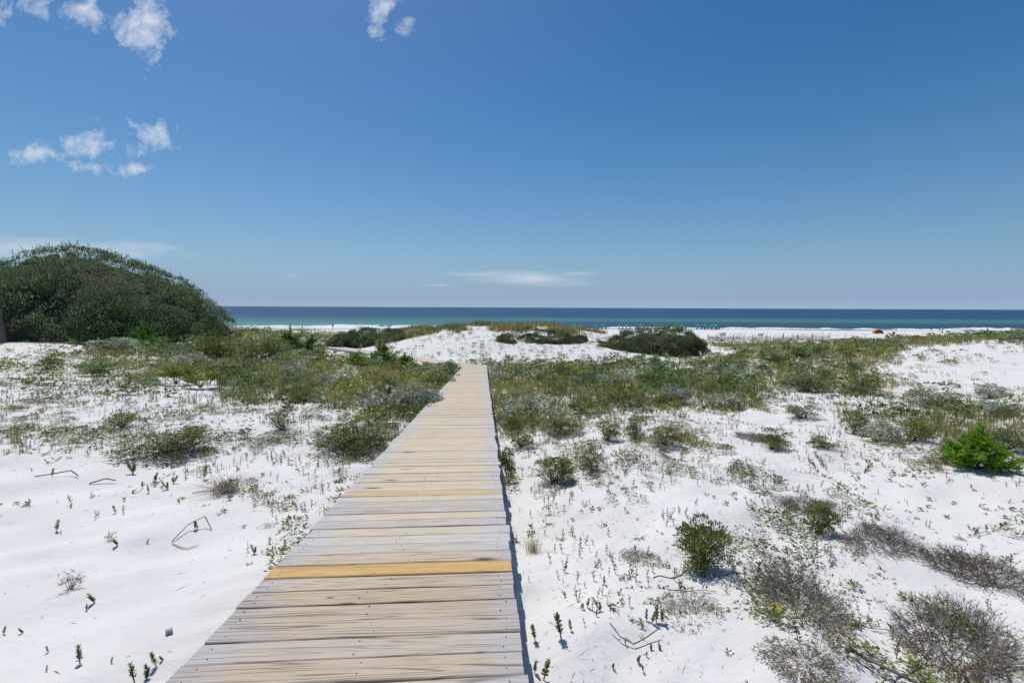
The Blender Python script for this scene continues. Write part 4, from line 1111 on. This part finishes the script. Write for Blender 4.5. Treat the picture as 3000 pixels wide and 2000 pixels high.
# sticks and scraps on the sand
def stick(px, py, pts, r_, label, name='stick', c=(.24, .20, .17)):
    q = ground_at(px, py)
    A = np.array(pts, float)
    A[:, 2] += height(q[0] + A[:, 0], q[1] + A[:, 1]) - q[2]
    g = np.random.default_rng(int(px)); 
    return tag(obj(name, mesh_np(name, *segs(A[:-1], A[1:], r_, r_ * .8, np.tile(np.array(c), (len(A) - 1, 1)) * (1 + .1 * g.normal(size=(len(A) - 1, 1)))), M_TWIG), None, q), label, 'stick')
stick(395, 1248, [(0, 0, .01), (.01, .18, .05), (.10, .27, .09), (.18, .22, .02), (.2, .2, .01)], .005, 'bent pale twig forming an open triangle on the left sand')
stick(396, 1250, [(0, 0, .008), (.08, -.03, .008), (.16, -.05, .008), (.22, 0, .01)], .004, 'wavy twig lying at the foot of the bent triangle twig')
stick(80, 1098, [(0, 0, .02), (.15, .05, .04), (.3, .12, .06), (.42, .08, .02)], .008, 'dark crooked stick on the left sand', c=(.12, .10, .09))
stick(205, 1115, [(0, 0, .01), (.12, .08, .05), (.22, .10, .03)], .009, 'short dark stick right of the crooked one', c=(.12, .10, .09))
stick(1940, 1500, [(0, .0, .03), (.12, -.1, .05), (.25, -.2, .06), (.42, -.3, .06), (.6, -.36, .04), (.8, -.42, .02)], .012, 'long bare driftwood branch in the lower right corner', 'branch', (.2, .175, .155))
stick(1500, 1345, [(0, 0, .06), (.05, .01, .075), (.12, .0, .07), (.2, .03, .08), (.27, .08, .11)], .006, 'curved mossy green stem arching over sand in the right foreground', 'arched_stem', (.10, .13, .04))
stick(1455, 1488, [(-.12, .09, .05), (-.07, .03, .03), (0, 0, .02), (.08, .03, .03), (.16, .06, .05)], .004, 'forked reddish runner on sand near the bottom centre', 'runner', (.17, .11, .08))
stick(500, 1128, [(0, 0, .01), (-.1, -.05, .015), (-.2, -.12, .01)], .006, 'twig sticking out of the dead grass ball')
stick(488, 693, [(0, 0, .0)] , .01, 'x') if False else None
q = ground_at(388, 1456)
Vb, Fb = box_between((-.016, 0, .012), (.016, .004, .016), .026, .022)
tag(obj('grey_block', mesh_np('grey_block', Vb, Fb, None, plain('weathered_block', (.42, .42, .43), .85, .2, .15, 60)), None, q), 'small square grey block of wood on the sand left of the boardwalk', 'block')
bpy.data.objects['grey_block'].rotation_euler = (.2, .1, .6)

# ------------------------------------------------------------------ the beach: umbrellas, chairs, people, fence
def at_ground(px, Y, py=760):
    d = ray(px, py); x = d[0] / d[1] * Y
    return np.array([x, Y, float(height(np.array([x]), np.array([Y]))[0])])
def lathe(prof, n_=12, cap=False):
    V, F = [], []
    for r_, z in prof:
        for k in range(n_): V.append((r_ * math.cos(k * 2 * math.pi / n_), r_ * math.sin(k * 2 * math.pi / n_), z))
    for i in range(len(prof) - 1):
        for k in range(n_):
            F.append((i * n_ + k, i * n_ + (k + 1) % n_, (i + 1) * n_ + (k + 1) % n_, (i + 1) * n_ + k))
    return np.array(V), np.array(F)
M_GREENC = plain('green_canvas', (.05, .55, .34), .7, .2, .12, 3)
_gn, _gl = M_GREENC.node_tree.nodes, M_GREENC.node_tree.links
_t = _gn.new('ShaderNodeBsdfTranslucent'); _t.inputs[0].default_value = (.05, .6, .36, 1); _x = _gn.new('ShaderNodeMixShader'); _x.inputs[0].default_value = .45
_gl.new(_gn["Principled BSDF"].outputs[0], _x.inputs[1]); _gl.new(_t.outputs[0], _x.inputs[2]); _gl.new(_x.outputs[0], _gn['Material Output'].inputs[0])
M_POLE = plain('white_pole', (.7, .68, .62), .5, .4)
M_CHAIR = plain('teal_canvas', (.03, .13, .13), .7, .2, .15, 4)
M_BLUEC = plain('blue_white_canvas', (.25, .45, .75), .7, .2, .5, 2)
canopy_prof = [(.02, 2.16), (.35, 2.10), (.70, 1.97), (1.0, 1.80), (1.12, 1.70), (1.12, 1.58), (1.10, 1.58), (1.09, 1.69), (.6, 1.95), (.02, 2.10)]
V, F = lathe(canopy_prof, 10)
ME_CAN = mesh_np('canopy', V, F, None, M_GREENC)
V, F = lathe([(.0, 2.24), (.03, 2.24), (.03, .0), (.0, .0)], 8)
ME_POLE = mesh_np('pole', V, F, None, M_POLE)
ME_CANB = ME_CAN.copy(); ME_CANB.materials[0] = M_BLUEC
def joined_boxes(boxes):
    V, F = [], []
    for a, b_, w, h_ in boxes:
        v, f = box_between(a, b_, w, h_); F += [tuple(q + len(V) for q in fq) for fq in f]; V += v
    return V, F
CH = {'seat': [((0, -.55, .34), (0, .45, .30), .6, .05)], 'backrest': [((0, .42, .32), (0, .78, 1.02), .6, .05)],
      'frame': [((s_ * .3, -.55, .3), (s_ * .3, .45, .26), .05, .06) for s_ in (-1, 1)] + [((s_ * .28, y_, .0), (s_ * .28, y_ + .005, .3), .05, .05) for s_ in (-1, 1) for y_ in (-.45, .35)]}
CH_ME = {k: mesh_np(k, *joined_boxes(v), None, M_CHAIR) for k, v in CH.items()}
UMB = [(1119, 178), (1140, 178), (1208, 178), (1230, 178), (1288, 180), (1306, 180), (1557, 181), (1577, 181), (1632, 183), (1642, 150), (1682, 184), (1702, 183),
       (1746, 184), (1767, 184), (1816, 186), (1837, 184), (1878, 186), (1919, 186), (1939, 186), (1979, 186), (1999, 186), (2044, 182), (2065, 182), (2086, 182), (2097, 186)]
ordn = ['first', 'second', 'third', 'fourth', 'fifth', 'sixth', 'seventh', 'eighth', 'ninth', 'tenth', 'eleventh', 'twelfth', 'thirteenth', 'fourteenth', 'fifteenth', 'sixteenth',
        'seventeenth', 'eighteenth', 'nineteenth', 'twentieth', 'twenty-first', 'twenty-second', 'twenty-third', 'twenty-fourth', 'twenty-fifth']
for i, (x, Y) in enumerate(UMB):
    p_ = at_ground(x * .784, Y); p_[2] -= .1
    u = empty('beach_umbrella', p_, random.uniform(0, 6)); obj('canopy', ME_CAN, u); obj('pole', ME_POLE, u)
    lab = 'green beach umbrella standing alone nearer than the row behind it' if Y == 150 else \
          ('rightmost green beach umbrella of the row' if i == 24 else 'green beach umbrella, %s from the left in the shoreline row' % ordn[i - (i > 9)])
    tag(u, lab, 'umbrella', 'green umbrellas along the shoreline')
    if x > 1500 and Y > 160:
        for sgn in (-1, 1):
            c_ = empty('beach_chair', (p_[0] + sgn * .75, p_[1] - .9, p_[2] + .1), math.pi + random.gauss(0, .1))
            for k, me in CH_ME.items(): obj(k, me, c_)
            tag(c_, '%s dark teal lounge chair under the %s umbrella of the row' % ('left' if sgn < 0 else 'right', 'rightmost' if i == 24 else ordn[i - (i > 9)]), 'chair', 'chairs under the green umbrellas')
p_ = at_ground(706 * .784, 150); u = empty('beach_umbrella', p_ - [0, 0, .1]); obj('canopy', ME_CANB, u); obj('pole', ME_POLE, u)
tag(u, 'blue and white beach umbrella peeking out beside the big oak mound', 'umbrella')

# people: one skinned body each, clothing as its own mesh
def skin_mesh(name, pts, edges, radii, mat, parent):
    me = bpy.data.meshes.new(name); me.from_pydata(pts, edges, []); me.materials.append(mat)
    o = obj(name, me, parent)
    md = o.modifiers.new('skin', 'SKIN'); md.use_smooth_shade = True
    for v, r_ in zip(me.skin_vertices[0].data, radii): v.radius = (r_, r_)
    me.skin_vertices[0].data[0].use_root = True
    o.modifiers.new('sub', 'SUBSURF').levels = 1
    return o
M_SKIN = plain('skin', (.45, .27, .19), .6, .3, .08)
M_HAIR = plain('hair', (.06, .04, .03), .7, .3)
def person(px, Y, top_c, bot_c, label, h_=1.7, step=.18, rz=0.0, sit=False):
    p_ = at_ground(px * .784, Y); o = empty('person', p_, rz, (h_ / 1.75,) * 3)
    dz = -.62 if sit else 0
    J = {'pel': (0, 0, .95), 'wa': (0, 0, 1.12), 'ch': (0, 0, 1.35), 'nk': (0, 0, 1.5), 'hd': (0, -.02, 1.60), 'tp': (0, -.02, 1.70),
         'lh': (.10, 0, .90), 'lk': (.11, -step * .6, .50), 'la': (.11, -step * .4, .08), 'lt': (.11, -step * .4 - .16, .03),
         'rh': (-.10, 0, .90), 'rk': (-.11, step * .2, .50), 'ra': (-.11, step, .09), 'rt': (-.11, step - .15, .03),
         'ls': (.19, 0, 1.42), 'le': (.26, .06, 1.14), 'lw': (.27, -.05, .90), 'lf': (.27, -.08, .80), 'rs': (-.19, 0, 1.42), 're': (-.26, .04, 1.14), 'rw': (-.27, -.08, .90), 'rf': (-.27, -.11, .80)}
    if sit:
        J = {k: (v[0], v[1], v[2] + dz) for k, v in J.items()}
        for k, y_, z_ in (('lh', -.02, .26), ('lk', -.42, .50), ('la', -.72, .12), ('lt', -.86, .06), ('rh', -.02, .26), ('rk', -.42, .48), ('ra', -.70, .12), ('rt', -.84, .06)):
            J[k] = (J[k][0], y_, z_)
    E = [('pel', 'wa'), ('wa', 'ch'), ('ch', 'nk'), ('nk', 'hd'), ('hd', 'tp'), ('pel', 'lh'), ('lh', 'lk'), ('lk', 'la'), ('la', 'lt'), ('pel', 'rh'), ('rh', 'rk'), ('rk', 'ra'), ('ra', 'rt'),
         ('ch', 'ls'), ('ls', 'le'), ('le', 'lw'), ('lw', 'lf'), ('ch', 'rs'), ('rs', 're'), ('re', 'rw'), ('rw', 'rf')]
    RD = dict(pel=.12, wa=.11, ch=.13, nk=.055, hd=.10, tp=.07, lh=.09, lk=.06, la=.04, lt=.03, rh=.09, rk=.06, ra=.04, rt=.03, ls=.06, le=.045, lw=.032, lf=.03, rs=.06, re=.045, rw=.032, rf=.03)
    ks = list(J); ix = {k: i for i, k in enumerate(ks)}
    skin_mesh('body', [J[k] for k in ks], [(ix[a], ix[b_]) for a, b_ in E], [RD[k] for k in ks], M_SKIN, o)
    def wear(nm, keys, ed, grow, mat):
        kx = {k: i for i, k in enumerate(keys)}
        skin_mesh(nm, [J[k] for k in keys], [(kx[a], kx[b_]) for a, b_ in ed], [RD[k] + grow for k in keys], mat, o)
    if top_c: wear('shirt', ['ch', 'wa', 'pel', 'ls', 'rs', 'le', 're'], [('ch', 'wa'), ('wa', 'pel'), ('ch', 'ls'), ('ch', 'rs'), ('ls', 'le'), ('rs', 're')], .022, plain('shirt', top_c, .8, .1))
    wear('shorts', ['pel', 'lh', 'rh', 'lk', 'rk'], [('pel', 'lh'), ('pel', 'rh'), ('lh', 'lk'), ('rh', 'rk')], .03, plain('shorts', bot_c, .8, .1))
    V, F = lathe([(.0, .13), (.06, .12), (.105, .06), (.115, 0), (.10, -.06), (.0, -.07)], 10)
    obj('hair', mesh_np('hair', V + np.array([0, .02, J['hd'][2] + .05]), F, None, M_HAIR, True), o)
    return tag(o, label, 'person')
person(886, 168, (.75, .35, .35), (.7, .4, .4), 'person in pink standing on the left beach', 1.7)
person(921, 165, (.05, .05, .06), (.05, .05, .06), 'person in black sitting low on the left beach', 1.6, sit=True)
person(2609, 206, None, (.6, .5, .45), 'bare-chested person wading left of the one in pink', 1.5)
person(2625, 206, (.8, .25, .4), (.15, .1, .1), 'person in a pink top walking at the waterline', 1.75)
person(2728, 190, (.08, .07, .1), (.1, .05, .07), 'person in dark clothes standing by the dune grass on the right', 1.75)
person(2752, 190, (.12, .14, .25), (.4, .55, .7), 'person in navy top at the left of the walking pair', 1.6)
person(2761, 190, (.8, .8, .85), (.05, .05, .08), 'person in white shirt and dark shorts in the walking pair', 1.75)
person(2916, 172, (.8, .8, .8), (.15, .2, .3), 'person in white sitting beside the scrub on the far right', 1.6, sit=True)
person(2086, 181, (.6, .03, .05), (.6, .03, .05), 'person in red sitting under the right umbrellas', 1.7, sit=True, rz=2.8)
person(2101, 184, (.25, .06, .06), (.1, .05, .05), 'person in maroon sitting under the rightmost umbrella', 1.7, sit=True, rz=3.0)
person(2066, 181, (.55, .35, .25), (.05, .1, .3), 'person with bare shoulders sitting under the third umbrella from the right', 1.7, sit=True, rz=3.0)

# pop-up beach tent
p_ = at_ground(2573 * .784, 158); t_ = empty('beach_tent', p_, -.25)
prof = [(-1.5, 0), (-1.45, .7), (-1.0, 1.25), (-.3, 1.5), (.4, 1.35), (1.0, .9), (1.5, .1)]
def tent_panel(lo, hi, mat, nm):
    pr = prof[lo:hi]; V, F = [], []
    for th in (0, .05):
        for x, z in pr:
            for y_ in (-.9, .9): V.append((x, y_ * (.75 + .25 * z / 1.5), max(z - th, 0)))
    n_ = len(pr) * 2
    for i in range(len(pr) - 1): F += [(2 * i, 2 * i + 2, 2 * i + 3, 2 * i + 1), (n_ + 2 * i, n_ + 2 * i + 1, n_ + 2 * i + 3, n_ + 2 * i + 2)]
    obj(nm, mesh_np(nm, V, F, None, mat), t_)
tent_panel(0, 4, plain('orange_nylon', (.62, .22, .04), .6, .3, .2, 3), 'orange_panel')
tent_panel(3, 7, plain('teal_nylon', (.05, .26, .24), .6, .3, .2, 3), 'teal_panel')
Vt = [(x, .62 + .2 * z / 1.5, z) for x, z in prof] + [(x, .66 + .2 * z / 1.5, z) for x, z in prof]
me = bpy.data.meshes.new('back_wall'); me.from_pydata(Vt, [], [tuple(range(7)), tuple(range(13, 6, -1))]); me.materials.append(bpy.data.materials['orange_nylon']); obj('back_wall', me, t_)
V, F = joined_boxes([((-1.4, 0, .02), (1.4, 0, .02), 1.6, .03)])
obj('ground_sheet', mesh_np('ground_sheet', V, F, None, M_POLE), t_)
tag(t_, 'orange and teal pop-up tent on the white beach', 'tent')

# signs and boards near the water
M_BOARD = plain('bleached_board', (.62, .63, .62), .8, .2, .08, 2)
def board(px, Y, w, h_, label):
    p_ = at_ground(px * .784, Y); o = empty('beach_board', p_)
    obj('panel', mesh_np('panel', *joined_boxes([((-w / 2, 0, .25 + h_ / 2), (w / 2, 0, .25 + h_ / 2), .04, h_)]), None, M_BOARD), o)
    for s_ in (-1, 1):
        obj('leg', mesh_np('leg', *joined_boxes([((s_ * w * .4, .04, -.1), (s_ * w * .4, .041, .25 + h_), .06, .06)]), None, M_BEAM), o)
    return tag(o, label, 'board')
board(2118, 128, 1.7, .9, 'pale board on the sand behind the left part of the fence')
board(2228, 128, 1.5, .8, 'pale board on the sand behind the middle of the fence')
board(2842, 180, 1.3, 1.0, 'white board near the water on the far right')
o = empty('sign_post', at_ground(975 * .784, 95))
obj('post', mesh_np('post', *joined_boxes([((0, 0, -.2), (0, .001, 1.7), .09, .09)]), None, M_BEAM), o)
obj('sign', mesh_np('sign', *joined_boxes([((-.16, -.07, 1.45), (.16, -.07, 1.45), .02, .6)]), None, M_BEAM), o)
tag(o, 'thin post carrying a small grey sign before the left surf', 'sign')
M_OLDPOST = plain('old_post', (.13, .12, .105), .9, .2, .35, 7)
def wood_post(px, Y, h_, w, label, lean=0.0):
    p_ = at_ground(px * .784, Y); V, F = lathe([(0, h_), (w * .42, h_), (w * .5, h_ * .96), (w * .52, 0), (w * .52, -.3), (0, -.3)], 9)
    o = obj('wooden_post', mesh_np('wooden_post', V, F, None, M_OLDPOST), None, p_); o.rotation_euler = (0, lean, 0)
    return tag(o, label, 'post')
wood_post(788, 78, 1.3, .2, 'short stout wooden post on the sandy slope left of the beach')
wood_post(2296, 100, 1.9, .12, 'tall thin post standing behind the middle of the fence')
p_ = unproj(4, 765, 25.2)
o = wood_post(6 / .784, 25.2, 1.9, .32, 'thick grey leaning trunk at the left edge before the oak mound', -.14)

# sand fence: each picket its own part
fp = [at_ground(x * .784, Y) for x, Y in ((2075, 93), (2150, 94), (2205, 94), (2248, 95), (2294, 95), (2338, 95), (2380, 94), (2430, 92))]
fence = empty('sand_fence', fp[0]); tag(fence, 'long low picket sand fence across the beach on the right', 'fence')
ME_PICK = mesh_np('picket', *joined_boxes([((0, 0, .02), (0, .001, 1.0), .075, .02)]), None, plain('picket_wood', (.40, .36, .33), .85, .2, .3, 5))
ME_FPOST = mesh_np('fence_post', *joined_boxes([((0, 0, -.3), (0, .001, 1.3), .1, .1)]), None, plain('dark_post', (.17, .13, .11), .85, .2, .3, 5))
for k in range(len(fp) - 1):
    a, b_ = fp[k], fp[k + 1]; n_ = int(np.linalg.norm(b_ - a) / .17)
    obj('fence_post', ME_FPOST, fence, Vector(a - fp[0]))
    for q in range(1, n_):
        c_ = a + (b_ - a) * q / n_; c_[2] = height(c_[0:1], c_[1:2])[0]
        o = obj('picket', ME_PICK, fence, Vector(c_ - fp[0])); o.rotation_euler = (random.gauss(0, .03), random.gauss(0, .04), 0); o.scale = (1, 1, random.uniform(.85, 1.1))
    for z_ in (.3, .75):
        box_obj('wire', Vector(a - fp[0]) + Vector((0, 0, z_)), Vector(b_ - fp[0]) + Vector((0, 0, z_)), .02, .02, M_NAIL, fence)
obj('fence_post', ME_FPOST, fence, Vector(fp[-1] - fp[0]))

# sea oats on the low dune by the beach: too many and too small to count
g = np.random.default_rng(77)
n_ = 200; Y = g.uniform(98, 128, n_); px = g.uniform(1640, 2240, n_)
X = (px - CX) / FPX * Y
oat = [cat_parts(list(sea_oat_parts(1300 + q, 5).values())) for q in range(4)]
def thicken(a, k):
    v, f, c = a; return v, f, c
P = np.stack([X, Y, height(X, Y)], 1)
big = []
for q in range(4):
    gg = np.random.default_rng(1400 + q); nn = 16; t = gg.random(nn)
    hd = leaves(gg, np.stack([.05 + .16 * t, gg.normal(0, .03, nn), .74 + .24 * t], 1), gg.normal(size=(nn, 3)), .09, .035, pal(gg, nn, DRY))
    big.append(cat_parts([segs(np.array([[0, 0, 0.], [.03, 0, .5]]), np.array([[.03, 0, .5], [.1, 0, .85]]), .012, .01, DRY[2]), hd, tuft(1450 + q, 6, GRASS, .5, (.2, .8), .03, .05)]))
arr = []
for q, bb in enumerate(big):
    I = np.arange(q, n_, 4); sc = g.uniform(1.0, 1.7, len(I))
    VV = (bb[0][None] * sc[:, None, None] + P[I][:, None]).reshape(-1, 3)
    arr.append((VV, (bb[1][None] + (np.arange(len(I)) * len(bb[0]))[:, None, None]).reshape(-1, 3), np.tile(bb[2], (len(I), 1))))
stuff('sea_oats', cat_parts(arr), M_GRASS, 'thin tan sea oats leaning over the low dune before the right beach', 'sea oats')
# dead branch sticking out of the oak mound
p_ = unproj(486, 697, 31.3)
tag(obj('bare_branch', mesh_np('bare_branch', *segs(np.array([[-.6, 0, -.3], [0, 0, .02], [.2, 0, .12], [.36, 0, .02]]), np.array([[0, 0, .02], [.2, 0, .12], [.36, 0, .02], [.40, 0, -.35]]), .035, .025, (.25, .2, .15)), M_TWIG), None, p_),
    'curled bare branch poking out of the right slope of the oak mound', 'branch')
